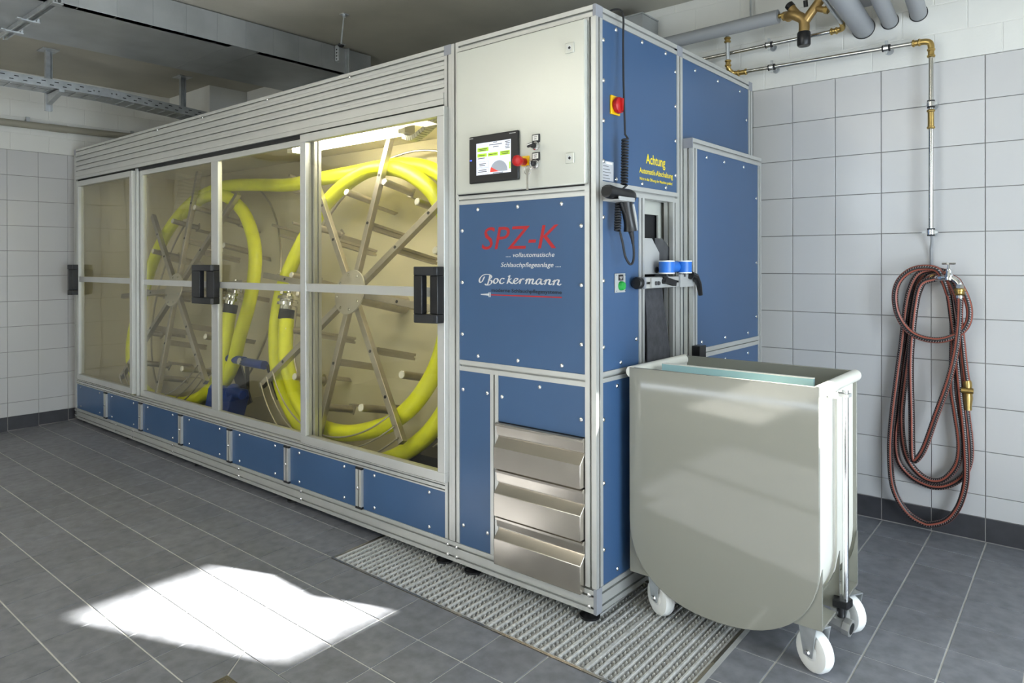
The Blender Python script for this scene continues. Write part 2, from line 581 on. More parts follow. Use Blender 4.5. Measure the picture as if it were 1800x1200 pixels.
# keep those the view shows first
def in_view(q):
    p = Vector(((q[0] + q[1]) / 2, (q[2] + q[3]) / 2, 0)) - CAM
    z = p.dot(fw)
    if z < 0.2: return False
    return abs(p.dot(rt) / z) < 0.80 and -p.dot(up) / z < 0.68
vis = [q for q in rects if in_view(q)]
rest = [q for q in rects if not in_view(q)]
rest += vis[300:]
vis = vis[:300]
tilt = (math.atan(TB), -math.atan(TA), 0)
tile_cache = {}
def tile_mesh(w, h, t, b, name, m):
    """a tile with a chamfered rim, its top at z=0"""
    k = (round(w, 3), round(h, 3), name)
    if k not in tile_cache:
        mb = MB()
        o = [(-w / 2, -h / 2), (w / 2, -h / 2), (w / 2, h / 2), (-w / 2, h / 2)]
        lo = [mb.bm.verts.new((x, y, -t)) for x, y in o]
        mi = [mb.bm.verts.new((x, y, -b)) for x, y in o]
        tp = [mb.bm.verts.new((x - math.copysign(b, x), y - math.copysign(b, y), 0)) for x, y in o]
        mb.bm.faces.new(tp)
        for A, B in ((lo, mi), (mi, tp)):
            for i in range(4):
                mb.bm.faces.new((A[i], A[(i + 1) % 4], B[(i + 1) % 4], B[i]))
        tile_cache[k] = mb.mesh(name, m, 0)
    return tile_cache[k]
GAP = 0.0056
for q in vis:
    cx, cy = (q[0] + q[1]) / 2, (q[2] + q[3]) / 2
    inst('floor_tile', tile_mesh(q[1] - q[0] - GAP, q[3] - q[2] - GAP, 0.004, 0.0008, 'floor_tile', M_FTILE), (cx, cy, fz(cx, cy)), floor, tilt)
mb = MB()
for q in rest:
    fbox(mb, q[0] + GAP / 2, q[1] - GAP / 2, q[2] + GAP / 2, q[3] - GAP / 2, -0.004, 0.0)
o = obj('floor_tiling', mb, M_FTILE, floor, 0)
o['kind'] = 'stuff'
# mitred tiles falling to the drain
bx0, bx1, by0, by1 = DBLK
for quad in (((bx0, by1), (bx1, by1), (DX1, DY1), (DX0, DY1)), ((bx1, by1), (bx1, by0), (DX1, DY0), (DX1, DY1)),
             ((bx1, by0), (bx0, by0), (DX0, DY0), (DX1, DY0)), ((bx0, by0), (bx0, by1), (DX0, DY1), (DX0, DY0))):
    cx, cy = sum(p[0] for p in quad) / 4, sum(p[1] for p in quad) / 4
    pts = []
    for x, y in quad:
        d = Vector((cx - x, cy - y)).normalized() * GAP * 0.8
        pts.append((x + d.x, y + d.y))
    mb = MB()
    A = [mb.bm.verts.new((x, y, fz(x, y) - 0.004)) for x, y in pts]
    B = [mb.bm.verts.new((x, y, fz(x, y))) for x, y in pts]
    mb.bm.faces.new(B)
    for i in range(4):
        mb.bm.faces.new((A[i], A[(i + 1) % 4], B[(i + 1) % 4], B[i]))
    obj('floor_tile', mb, M_FTILE, floor, 0)

# ceiling
mb = MB().box(XL - 0.1, XR + 0.1, YF - 0.1, YB + 0.1, ZC, ZC + 0.2)
struct('ceiling', mb, M_CEIL)

# walls (core, in the grout colour where tiled)
wall_back = struct('wall_back', MB().box(XL - 0.1, XR + 0.1, YB + 0.006, YB + 0.2, -0.1, ZC + 0.1), M_WGROUT)
wall_left = struct('wall_left', MB().box(XL - 0.2, XL - 0.006, YF - 0.1, YB + 0.2, -0.1, ZC + 0.1), M_WGROUT)
wall_right = wall_with_holes('wall_right', 'x', XR, 0.06, YF - 0.1, YB + 0.1, -0.1, ZC + 0.1, [WIN_RIGHT, FILL_WIN_RIGHT, DOOR_RIGHT], M_WHITEPAINT)
wall_front = wall_with_holes('wall_front', 'y', YF, -0.06, XL - 0.1, XR + 0.1, -0.1, ZC + 0.1, FILL_WIN_FRONT, M_WHITEPAINT)

# wall tiles: each its own piece
WH = 0.18742
WG = 0.0027
def wtile(parent, x0, x1, z0, z1, side, name='wall_tile', m=None):
    w, h = x1 - x0 - WG, z1 - z0 - WG
    me = tile_mesh(w, h, 0.006, 0.0012, name, m or M_WTILE)
    if side == 'back':
        return inst(name, me, ((x0 + x1) / 2, YB, (z0 + z1) / 2), parent, (R(90), 0, 0))
    return inst(name, me, (XL, (x0 + x1) / 2, (z0 + z1) / 2), parent, (R(90), 0, R(90)))
ZTB, ZTL = 2.12223, 2.08511
for j in range(11):
    z1 = ZTB - WH * j
    z0 = z1 - WH if j < 10 else 0.153
    for k in range(-1, 7):
        wtile(wall_back, 0.13767 + 0.2 * (k - 1), 0.13767 + 0.2 * k, z0, z1, 'back')
for j in range(11):
    z1 = ZTL - WH * j
    z0 = z1 - WH if j < 10 else 0.107
    for k in range(-7, 3):
        wtile(wall_left, -0.42046 + 0.19937 * k, -0.42046 + 0.19937 * (k + 1), z0, z1, 'left')
# the tiling nobody sees directly, joined
mb = MB()
for j in range(11):
    z1 = ZTB - WH * j
    z0 = z1 - WH if j < 10 else 0.153
    for k in range(-24, -1):
        x0 = 0.13767 + 0.2 * (k - 1)
        if x0 > XL: mb.box(x0 + WG / 2, x0 + 0.2 - WG / 2, YB, YB + 0.006, z0 + WG / 2, z1 - WG / 2)
    for k in range(7, 14):
        x0 = 0.13767 + 0.2 * (k - 1)
        if x0 < XR - .02: mb.box(x0 + WG / 2, min(x0 + 0.2, XR) - WG / 2, YB, YB + 0.006, z0 + WG / 2, z1 - WG / 2)
o = obj('wall_tiling', mb, M_WTILE, wall_back, 0)
o['kind'] = 'stuff'
mb = MB()
for j in range(11):
    z1 = ZTL - WH * j
    z0 = z1 - WH if j < 10 else 0.107
    for k in list(range(-21, -7)) + list(range(3, 10)):
        y0 = -0.42046 + 0.19937 * k
        if y0 < YB: mb.box(XL - 0.006, XL, y0 + WG / 2, min(YB, y0 + 0.19937) - WG / 2, z0 + WG / 2, z1 - WG / 2)
o = obj('wall_tiling', mb, M_WTILE, wall_left, 0)
o['kind'] = 'stuff'

# skirting tiles
bb = struct('baseboard_back', MB().box(XL, XR, YB + 0.001, YB + 0.006, 0.0, 0.1525), M_WGROUT)
for k in range(-1, 8):
    x0, x1 = 0.13767 + 0.2 * (k - 1), 0.13767 + 0.2 * k
    zf = fz((x0 + x1) / 2, YB)
    wtile(bb, x0, x1, zf + 0.001, 0.153, 'back', 'skirting_tile', M_BTILE)
bl = struct('baseboard_left', MB().box(XL - 0.006, XL - 0.001, YF, YB, -0.15, 0.106), M_WGROUT)
for k in range(-8, 3):
    y0, y1 = -0.42046 + 0.19937 * k, -0.42046 + 0.19937 * (k + 1)
    zf = fz(XL, (y0 + y1) / 2)
    wtile(bl, y0, y1, zf + 0.001, 0.107, 'left', 'skirting_tile', M_BTILE)

# painted block courses above the tiles
BLK = 0.25
def blocks(parent, side, a0, a1, z0):
    z, row = z0, 0
    while z < ZC - 0.005:
        zt = min(z + 0.125, ZC)
        a = a0 - (BLK / 2 if row % 2 else 0.0)
        while a < a1:
            e = min(a + BLK, a1)
            s = max(a, a0)
            if e - s > 0.02:
                me = tile_mesh(e - s - 0.003, zt - z - 0.003, 0.003, 0.0015, 'painted_block', M_WHITEPAINT)
                if side == 'back':
                    inst('painted_block', me, ((s + e) / 2, YB - 0.003, (z + zt) / 2), parent, (R(90), 0, 0))
                else:
                    inst('painted_block', me, (XL + 0.003, (s + e) / 2, (z + zt) / 2), parent, (R(90), 0, R(90)))
            a += BLK
        z, row = zt, row + 1
blocks(wall_back, 'back', -1.0, 1.5, ZTB + 0.001)
blocks(wall_left, 'left', -0.9, 1.56, ZTL + 0.001)
obj('plaster_face', MB().box(XL, -1.0, YB - 0.001, YB + 0.006, ZTB + 0.001, ZC).box(1.5, XR, YB - 0.001, YB + 0.006, ZTB + 0.001, ZC).box(-1.0, 1.5, YB - 0.0012, YB + 0.006, ZTB + 0.001, ZC), M_WHITEPAINT, wall_back, 0)
obj('plaster_face', MB().box(XL - 0.006, XL + 0.0012, YF, YB, ZTL + 0.001, ZC), M_WHITEPAINT, wall_left, 0)

# overhead bulkheads in the far corner
struct('trim_1', MB().box(XL, -4.17, 0.765, YB, 2.16, ZC), M_WHITEPAINT, label='plastered bulkhead in the far corner under the ceiling')
struct('trim_2', MB().box(-4.16, -3.30, 1.08, YB, 2.16, ZC), M_WHITEPAINT, label='plastered bulkhead beside the duct end')

# windows with frames and panes
def window(n, axis, at, w, kind='window'):
    a0, a1, z0, z1 = w
    mb = MB()
    def bx(b0, b1, c0, c1, t0=0.0, t1=0.05):
        if axis == 'x': mb.box(at + t0, at + t1, b0, b1, c0, c1)
        else: mb.box(b0, b1, at - t1, at - t0, c0, c1)
    f = 0.022
    bx(a0 - f, a0, z0 - f, z1 + f); bx(a1, a1 + f, z0 - f, z1 + f); bx(a0, a1, z0 - f, z0); bx(a0, a1, z1, z1 + f)
    if a1 - a0 > 1.2:
        c = (a0 + a1) / 2
        bx(c - 0.03, c + 0.03, z0, z1)
    o = struct('%s_%d' % (kind, n), mb, M_WHITE)
    mp = MB()
    if axis == 'x': mp.box(at + 0.02, at + 0.026, a0, a1, z0, z1)
    else: mp.box(a0, a1, at - 0.026, at - 0.02, z0, z1)
    obj('glass_pane', mp, M_WGLASS, o, 0)
window(1, 'x', XR, WIN_RIGHT)
window(2, 'x', XR, FILL_WIN_RIGHT)  # added opening, only there for extra sky light
window(1, 'x', XR, DOOR_RIGHT, 'door')
for i, w in enumerate(FILL_WIN_FRONT):
    window(3 + i, 'y', YF, w)  # added opening that fills the machine front with daylight

# ceiling luminaires behind the camera's field of view
for i, x in enumerate((-3.9, -2.1, -0.3)):
    t = thing('ceiling_lamp', 'white fluorescent batten lamp under the ceiling, %s of three' % ('nearest the left wall', 'middle', 'nearest the windowed right wall')[i], 'lamp', (x, -2.6, ZC), 'fluorescent batten lamps')
    obj('housing', MB().box(x - 0.76, x + 0.76, -2.66, -2.54, ZC - 0.05, ZC - 0.001), M_WHITE, t, 0)
    mbt = MB().box(x - 0.75, x + 0.75, -2.65, -2.55, ZC - 0.10, ZC - 0.0505)
    obj('diffuser', mbt, M_LAMP, t, 0)

# ================================================================== HOSE WASHING MACHINE
MX0, MX1 = -4.808, 0.0          # length, front face at y = 0, right side at x = 0
MYB = 1.40
ZB, ZT = 0.0435, 2.122
mach = thing('hose_care_machine', 'long blue and aluminium hose washing machine with glass sliding doors', 'machine', (MX0 / 2, 0.7, 0.02))

def profile_poly(w, h, nw, nh, slot=0.008, depth=0.0125):
    """cross-section of an aluminium extrusion w x h: nw T-slots on the wide faces, nh on the others"""
    tee = min(w / max(nw, 1), h / max(nh, 1), w, h) > 0.0362
    def side(L, n):
        pts = [(0.0, 0.0)]
        for i in range(n):
            c = L * (i + 0.5) / n
            a, b = slot / 2, slot / 2 + 0.0018
            if tee:
                pts += [(c - a, 0), (c - a, 0.0022), (c - b, 0.0022), (c - b, depth), (c + b, depth), (c + b, 0.0022), (c + a, 0.0022), (c + a, 0)]
            else:
                pts += [(c - a, 0), (c - a, min(depth, h * 0.32, w * 0.32)), (c + a, min(depth, h * 0.32, w * 0.32)), (c + a, 0)]
        return pts
    out = []
    for d, e in side(w, nw): out.append((-w / 2 + d, -h / 2 + e))
    for d, e in side(h, nh): out.append((w / 2 - e, -h / 2 + d))
    for d, e in side(w, nw): out.append((w / 2 - d, h / 2 - e))
    for d, e in side(h, nh): out.append((-w / 2 + e, h / 2 - d))
    return out
prof_cache = {}
def prof(x0, x1, y0, y1, z0, z1, axis, na=1, nb=1, name='frame_profile', parent=None, slot=0.008):
    """an extrusion filling the box, running along axis; na, nb grooves on its two pairs of faces"""
    mb = MB()
    c = Vector(((x0 + x1) / 2, (y0 + y1) / 2, (z0 + z1) / 2))
    if axis == 'x':
        mb.prism(profile_poly(y1 - y0, z1 - z0, na, nb, slot), (x0, c.y, c.z), (0, 1, 0), (0, 0, 1), (1, 0, 0), x1 - x0)
    elif axis == 'y':
        mb.prism(profile_poly(x1 - x0, z1 - z0, na, nb, slot), (c.x, y0, c.z), (1, 0, 0), (0, 0, 1), (0, 1, 0), y1 - y0)
    else:
        mb.prism(profile_poly(x1 - x0, y1 - y0, na, nb, slot), (c.x, c.y, z0), (1, 0, 0), (0, 1, 0), (0, 0, 1), z1 - z0)
    return obj(name, mb, M_ALU, parent or mach, 0)

# screws (shared mesh; the head points along +Z)
mb = MB()
mb.lathe([(0, 0.0078), (0.002, 0.0078), (0.0042, 0.0058), (0.0052, 0.003)], (0, 0, 0), (0, 0, 1), 10)
SCREW = mb.mesh('screw', M_CHROME)
def screw(parent, p, face):
    rot = {'-y': (R(90), 0, 0), '+x': (0, R(90), 0), '+z': (0, 0, 0)}[face]
    return inst('screw', SCREW, p, parent, rot)
def panel(face, a0, a1, z0, z1, screws=(), name='blue_panel', at=0.004, m=None, th=0.006):
    """sheet panel on the front ('-y') or right side ('+x'), set back by 'at'"""
    mb = MB()
    if face == '-y': mb.box(a0, a1, at, at + th, z0, z1)
    else: mb.box(-at - th, -at, a0, a1, z0, z1)
    o = obj(name, mb, m or M_BLUE, mach, 0, bevel=0.0008)
    for a, z in screws:
        screw(o, (a, at, z) if face == '-y' else (-at, a, z), face)
    return o
def ring_screws(a0, a1, z0, z1, na, nz, ins=0.022):
    out = []
    w, h = a1 - a0, z1 - z0
    for i in range(na):
        a = a0 + w * (i + 0.5) / na if na > 1 else (a0 + a1) / 2
        out += [(a, z0 + ins), (a, z1 - ins)]
    for i in range(nz):
        z = z0 + h * (i + 0.5) / nz
        out += [(a0 + ins * 0.75, z), (a1 - ins * 0.75, z)]
    return out

# ---- frame, front
P_ = prof
P_(MX0, MX0 + 0.04, 0, 0.04, ZB, ZT, 'z')                                    # left end post
P_(-0.729, -0.6892, 0, 0.04, 0.125, ZT - 0.04, 'z')                          # post pair between the two sections
P_(-0.6888, -0.648, 0, 0.04, 0.125, ZT, 'z')
P_(-0.046, 0.0, 0, 0.043, 0.13, ZT - 0.038, 'z')                             # right front corner post
P_(MX0 + 0.04, -0.73, 0, 0.04, ZT - 0.04, ZT, 'x')                           # top rail, left section
P_(-0.648, -0.0125, 0, 0.04, ZT - 0.04, ZT, 'x')                             # top rail over the cabinet
for i in range(4):                                                           # stacked extrusions over the doors
    z1 = ZT - 0.0405 - 0.037 * i
    P_(MX0 + 0.04, -0.7295, 0, 0.04, z1 - 0.0365, z1, 'x', slot=0.0075)
obj('door_track', MB().box(MX0 + 0.04, -0.7295, -0.004, 0.04, 1.910, 1.9335).box(MX0 + 0.04, -0.7295, -0.0045, 0.04, 1.886, 1.9085), M_ALU, mach, 0)
obj('track_recess', MB().box(MX0 + 0.04, -0.7295, 0.012, 0.05, 1.865, 1.886), M_SLOT, mach, 0)
P_(MX0 + 0.04, -0.7295, 0, 0.045, 0.3115, 0.346, 'x', 1, 2, slot=0.005)      # lower door rail
P_(MX0, -0.6892, 0, 0.045, ZB, 0.1225, 'x', 1, 2)                            # bottom beams
P_(-0.6888, -0.012, 0, 0.045, ZB, 0.1225, 'x', 1, 2)
for c in (-4.198, -3.609, -3.034, -2.443, -1.868, -1.280):                   # short studs between the lower panels
    s = P_(c - 0.021, c + 0.021, -0.008, 0.03, 0.133, 0.302, 'z')
    for za, zc_ in ((0.1225, 0.133), (0.302, 0.3115)): obj('stud_cap', MB().box(c - 0.022, c + 0.022, -0.009, 0.031, za, zc_), M_BLACK, s, 0)
    screw(s, (c - 0.008, -0.006, 0.217), '-y')
edges = [-4.768, -4.198, -3.609, -3.034, -2.443, -1.868, -1.280, -0.7295]
for a, b in zip(edges[:-1], edges[1:]):
    a, b = a + (0.021 if a > -4.7 else 0), b - (0.021 if b < -0.8 else 0)
    w = b - a
    panel('-y', a, b, 0.1225, 0.3115, [(a + w * 0.15, 0.146), (a + w * 0.82, 0.146), (a + w * 0.15, 0.290), (a + w * 0.82, 0.290)])
for a in (-4.80, -4.02, -3.74, -3.15, -2.35, -1.75, -0.715, -0.665, -0.031):  # bolts in the bottom beam grooves
    for z in (0.063, 0.1025):
        screw(mach, (a, 0.002, z), '-y')
for a in (-4.2, -3.9, -3.35, -2.75, -2.05, -1.35):
    screw(mach, (a, 0.002, 2.102), '-y')

# ---- frame, cabinet front
P_(-0.648, -0.046, 0.002, 0.04, 1.473, 1.508, 'x', slot=0.006)
P_(-0.648, -0.046, 0.002, 0.04, 0.8145, 0.857, 'x')
P_(-0.4845, -0.4435, 0.002, 0.04, 0.1225, 0.8145, 'z')
big = panel('-y', -0.648, -0.046, 0.857, 1.473, ring_screws(-0.648, -0.046, 0.857, 1.473, 3, 3))
panel('-y', -0.648, -0.4845, 0.1225, 0.8145, [(-0.628, 0.74), (-0.500, 0.74), (-0.628, 0.20), (-0.500, 0.20)])
panel('-y', -0.4435, -0.046, 0.640, 0.8145, [(-0.425, 0.735), (-0.245, 0.792), (-0.064, 0.70)])

# printed lettering on the large panel
EX, EZ = (1, 0, 0), (0, 0, 1)
def ft(body, m, x0, z0, x1, h, shear=0.0, bold=0.0, par=None, name='lettering'):
    return text(body, m, par or big, (x0, 0.0036, z0), EX, EZ, h, x1 - x0, shear, bold, name, 0.0004)
ft('SPZ-K', M_REDP, -0.5277, 1.2945, -0.1592, 0.0850, 0.22, 0.0)
ft('.... vollautomatische', M_SILVP, -0.4046, 1.2642, -0.1775, 0.0160, 0.25, 0.004)
ft('Schlauchpflegeanlage ....', M_SILVP, -0.4300, 1.2273, -0.1492, 0.0165, 0.25, 0.004)
ft('moderne Schlauchpflegesysteme', M_BLKP, -0.4778, 1.1318, -0.1457, 0.0130, 0.0, 0.012)
obj('lettering', MB().box(-0.4795, -0.1457, 0.0034, 0.0042, 1.1176, 1.1222), M_REDP, big, 0)
mb = MB()
mb.prism([(-0.5338, 1.1190), (-0.4930, 1.1160), (-0.4930, 1.1246), (-0.5338, 1.1212)], (0, 0.0034, 0), EX, EZ, (0, 1, 0), 0.0008)
mb.box(-0.4925, -0.4890, 0.0034, 0.0042, 1.1110, 1.1290).box(-0.4865, -0.4830, 0.0034, 0.0042, 1.1110, 1.1290)
obj('lettering', mb, M_SILVP, big, 0)
# the maker's name in a broad-nibbed script
STROKES = [[(-0.485, 1.1943), (-0.4898, 1.1777), (-0.497, 1.1601)], [(-0.497, 1.1601), (-0.5042, 1.1566), (-0.5107, 1.1615)], [(-0.5355, 1.1653), (-0.5403, 1.1727), (-0.5366, 1.1833), (-0.5221, 1.194), (-0.5017, 1.1983), (-0.485, 1.196), (-0.4774, 1.1886), (-0.4839, 1.1811), (-0.4934, 1.1776)], [(-0.5355, 1.1653), (-0.5258, 1.1705), (-0.5137, 1.189)], [(-0.4934, 1.1776), (-0.478, 1.1745), (-0.4768, 1.1663), (-0.4863, 1.1586), (-0.5006, 1.1567)], [(-0.4486, 1.1832), (-0.4603, 1.1806), (-0.4662, 1.1718), (-0.4615, 1.1641), (-0.451, 1.1667), (-0.444, 1.1751), (-0.4486, 1.1832)], [(-0.4129, 1.1813), (-0.422, 1.1844), (-0.4336, 1.1765), (-0.4342, 1.167), (-0.4255, 1.1635), (-0.4129, 1.169)], [(-0.3855, 1.1954), (-0.3912, 1.1807), (-0.3981, 1.1644)], [(-0.3777, 1.1834), (-0.3901, 1.1759), (-0.3845, 1.1703), (-0.3743, 1.1648), (-0.3698, 1.1681)], [(-0.3935, 1.1905), (-0.3855, 1.1954)], [(-0.3665, 1.1722), (-0.352, 1.1765), (-0.3475, 1.1822), (-0.3542, 1.1853), (-0.3642, 1.1787), (-0.3659, 1.169), (-0.3564, 1.1647), (-0.342, 1.1718)], [(-0.342, 1.1718), (-0.332, 1.1824), (-0.3343, 1.1735), (-0.3376, 1.1647)], [(-0.3354, 1.1735), (-0.3243, 1.1833), (-0.3167, 1.1818)], [(-0.3102, 1.1763), (-0.3015, 1.1836), (-0.3047, 1.174), (-0.3091, 1.1644)], [(-0.3047, 1.1756), (-0.2939, 1.1837), (-0.2896, 1.1806), (-0.2939, 1.1647)], [(-0.2907, 1.175), (-0.2788, 1.1835), (-0.274, 1.18), (-0.2789, 1.1681), (-0.2714, 1.1651), (-0.265, 1.1692)], [(-0.2364, 1.1814), (-0.2459, 1.1844), (-0.2575, 1.1771), (-0.2607, 1.1685), (-0.2544, 1.1639), (-0.2438, 1.1703), (-0.2353, 1.1822)], [(-0.2353, 1.1822), (-0.2396, 1.1704), (-0.2343, 1.1642), (-0.227, 1.1683)], [(-0.2239, 1.1753), (-0.2134, 1.1825), (-0.2166, 1.1739), (-0.2208, 1.1637)], [(-0.2176, 1.1739), (-0.2041, 1.1826), (-0.1979, 1.1796), (-0.2021, 1.1679), (-0.1949, 1.1642), (-0.1877, 1.1682)], [(-0.1856, 1.1744), (-0.1754, 1.1815), (-0.1785, 1.173), (-0.1826, 1.1629)], [(-0.1795, 1.173), (-0.1653, 1.1824), (-0.1582, 1.1787), (-0.1633, 1.1671), (-0.1552, 1.1634), (-0.1482, 1.1674)]]
mb = MB()
def ribbon(p, n, y):
    n = Vector((n[0], 0, n[1]))
    for a, b in zip(p[:-1], p[1:]):
        A, B = Vector((a[0], y, a[1])), Vector((b[0], y, b[1]))
        q = [mb.bm.verts.new(v) for v in (A - n, B - n, B + n, A + n)]
        mb.bm.faces.new(q)
for st_ in STROKES:
    p = [(v.x, v.y) for v in spline([Vector((a, b, 0)) for a, b in st_], 6)]
    ribbon(p, (0.0040, 0.0010), 0.0033)
    ribbon(p, (-0.0008, 0.0014), 0.0026)
obj('lettering', mb, M_SILVP, big, 0)

# control cabinet door with its fittings
cd = obj('cabinet_door', MB().box(-0.640, -0.030, -0.022, -0.002, 1.512, 2.074), M_CAB, mach, 35, bevel=0.004)
obj('door_gasket', MB().box(-0.648, -0.046, -0.002, 0.004, 1.508, 2.082), M_SLOT, mach, 0)
for z in (1.984, 1.604):
    q = obj('quarter_turn_lock', MB().box(-0.108, -0.072, -0.027, -0.022, z - 0.018, z + 0.018), M_CAB, cd, 35, bevel=0.002)
    mb = MB().prism([(0, -0.006), (0.006, 0), (0, 0.006), (-0.006, 0)], (-0.090, -0.0278, z), EX, EZ, (0, 1, 0), 0.001)
    lk = obj('lock_insert', MB().lathe([(0, 0.009), (0.0012, 0.009)], (-0.090, -0.0262, z), (0, -1, 0), 16), M_GALV, mach, 30)
    obj('lock_key_hole', mb, M_SLOT, lk, 0)
# touch panel
tp = obj('touch_panel', MB().box(-0.5597, -0.3147, -0.034, -0.022, 1.547, 1.728), M_BLACK, mach, 35, bevel=0.004)
SY = -0.0348
obj('screen', MB().box(-0.520, -0.348, SY, -0.034, 1.577, 1.698), M_SCREEN, tp, 0)
def scr(x0, x1, z0, z1, m, d=0.0004): obj('screen_symbol', MB().box(x0, x1, SY - d, SY, z0, z1), m, tp, 0)
for x0, x1, z0, z1 in ((-0.5139, -0.4578, 1.6655, 1.6800), (-0.514, -0.4667, 1.6450, 1.6575), (-0.4598, -0.411, 1.6440, 1.6570), (-0.3996, -0.3521, 1.6425, 1.6580)):
    scr(x0, x1, z0, z1, M_SCRGREEN)
def sectr(a0, a1, m, d):
    mb = MB()
    c = (-0.4064, 1.584)
    n = 14
    poly = [c] + [(c[0] + 0.0428 * math.cos(a0 + (a1 - a0) * i / n), c[1] + 0.0412 * math.sin(a0 + (a1 - a0) * i / n)) for i in range(n + 1)]
    mb.prism(poly, (0, SY - d, 0), EX, EZ, (0, 1, 0), 0.0003)
    obj('screen_symbol', mb, m, tp, 0)
sectr(0, R(153), M_SCRGREY, 0.0002)
sectr(R(153), math.pi, M_SCRRED, 0.0003)
def outline(x0, x1, z0, z1):
    for a, b, c_, d in ((x0, x1, z0, z0 + 0.0008), (x0, x1, z1 - 0.0008, z1), (x0, x0 + 0.0008, z0, z1), (x1 - 0.0008, x1, z0, z1)):
        obj('screen_symbol', MB().box(a, b, SY - 0.0003, SY, c_, d), M_SCRGREY, tp, 0)
outline(-0.517, -0.458, 1.605, 1.628); outline(-0.517, -0.458, 1.5805, 1.603)
for x0, x1, z in ((-0.4537, -0.3906, 1.6865), (-0.4338, -0.4140, 1.6950), (-0.4338, -0.4062, 1.6778), (-0.3751, -0.352, 1.6915), (-0.372, -0.352, 1.6855), (-0.373, -0.354, 1.6795), (-0.3751, -0.356, 1.6735), (-0.3730, -0.353, 1.6680),
                  (-0.507, -0.465, 1.6750), (-0.503, -0.470, 1.6698), (-0.505, -0.477, 1.6512), (-0.455, -0.416, 1.6505), (-0.394, -0.358, 1.6535), (-0.391, -0.360, 1.6475), (-0.505, -0.470, 1.6185), (-0.503, -0.475, 1.6125), (-0.508, -0.468, 1.5950), (-0.512, -0.466, 1.5885), (-0.435, -0.385, 1.5795), (-0.512, -0.476, 1.6400)):
    scr(x0, x1, z - 0.0012, z + 0.0012, M_SCRTXT, 0.0006)
scr(-0.3555, -0.3490, 1.590, 1.615, M_SCRGREEN)
obj('status_light', MB().box(-0.5540, -0.5440, -0.0346, -0.034, 1.6345, 1.6380), M_LED, tp, 0)
obj('lettering', MB().box(-0.5560, -0.5370, -0.0344, -0.0339, 1.7185, 1.7220).box(-0.3550, -0.3250, -0.0344, -0.0339, 1.7175, 1.7205), M_LGREY, tp, 0)
# rotary switches with label plates, emergency stop
for i, (z, lab) in enumerate(((1.662, 'black rotary switch under the upper label plate'), (1.597, 'key operated switch under the lower label plate'))):
    xs_ = -0.238
    s = obj('rotary_switch', MB().lathe([(0, 0.0155), (0.008, 0.0155), (0.010, 0.0125), (0.016, 0.0125)], (xs_, -0.022, z), (0, -1, 0), 20), M_CHROME, mach, label=lab)
    mb = MB().lathe([(0, 0.0105), (0.012, 0.0095), (0.014, 0.006)], (xs_, -0.038, z), (0, -1, 0), 16)
    if i == 0: mb.bar((xs_ - 0.014, -0.056, z - 0.003), (xs_ + 0.012, -0.056, z + 0.003), 0.012, 0.008, (0, 1, 0))
    obj('switch_knob', mb, M_BLACK, s)
    if i == 0: obj('knob_pointer', MB().bar((xs_ - 0.012, -0.0612, z - 0.001), (xs_ + 0.010, -0.0612, z + 0.004), 0.002, 0.005, (0, 1, 0)), M_WHITE, s, 0)
    obj('label_holder', MB().box(xs_ - 0.018, xs_ + 0.017, -0.026, -0.022, z + 0.012, z + 0.042), M_BLACK, s, 35, bevel=0.002)
    obj('label_plate', MB().box(xs_ - 0.014, xs_ + 0.011, -0.0268, -0.0258, z + 0.019, z + 0.038), M_WHITE, s, 0)
    for za, w_ in ((0.031, 0.007), (0.024, 0.005)):
        obj('label_print', MB().box(xs_ - 0.0015 - w_, xs_ - 0.0015 + w_, -0.0272, -0.0266, z + za, z + za + 0.002), M_BLKP, s, 0)
obj('yellow_plate', MB().box(-0.305, -0.270, -0.026, -0.022, 1.594, 1.630), M_YELPL, mach, 0)
obj('emergency_stop', MB().lathe([(0, 0.013), (0.020, 0.012), (0.028, 0.018), (0.040, 0.0205), (0.048, 0.0190), (0.052, 0.012)], (-0.290, -0.026, 1.609), (0, -1, 0), 24), M_RED, mach, label='red mushroom emergency stop button')
# key hanging in the lower switch
kx = -0.248
kt = thing('key', 'small steel key on a ring hanging from the lower switch beside the touch panel', 'key', (kx, -0.058, 1.59))
ringp = [(kx + 0.016 * math.cos(a), -0.060, 1.572 + 0.016 * math.sin(a)) for a in [i * math.pi / 8 for i in range(16)]]
obj('key_ring', MB().tube(ringp, 0.0016, 8, closed=True), M_CHROME, kt)
obj('key_bow', MB().lathe([(0, 0.009), (0.003, 0.009)], (kx, -0.0585, 1.570), (0, -1, 0), 18).box(kx + 0.006, kx + 0.012, -0.0585, -0.0545, 1.575, 1.602), M_CHROME, kt)
obj('key_blade', MB().box(kx - 0.0045, kx + 0.0045, -0.062, -0.0595, 1.502, 1.562), M_CHROME, kt)

# ---- three stainless drawers
for i, (zb, zs, zt_, zl0, zl1) in enumerate(((0.468, 0.549, 0.580, 0.590, 0.638), (0.289, 0.376, 0.403, 0.414, 0.463), (0.107, 0.204, 0.231, 0.242, 0.284))):
    mb = MB()
    mb.prism([(0.02, zb), (-0.026, zb), (-0.026, zs), (0.000, zt_), (0.004, zt_ + 0.006), (0.004, zl0), (0.02, zl0)], (-0.4425, 0, 0), (0, 1, 0), (0, 0, 1), (1, 0, 0), 0.393)
    d = obj('drawer', mb, M_STEEL, mach, 20, bevel=0.0015, label='stainless steel drawer, %s of the three' % ('top', 'middle', 'bottom')[i])
    mb = MB().prism([(0.02, zl0 + 0.001), (-0.004, zl0 + 0.001), (-0.008, zl1 - 0.012), (-0.016, zl1 - 0.012), (-0.016, zl1 - 0.004), (-0.010, zl1), (0.02, zl1)], (-0.4445, 0, 0), (0, 1, 0), (0, 0, 1), (1, 0, 0), 0.397)
    obj('drawer_rail', mb, M_STEEL, mach, 20)
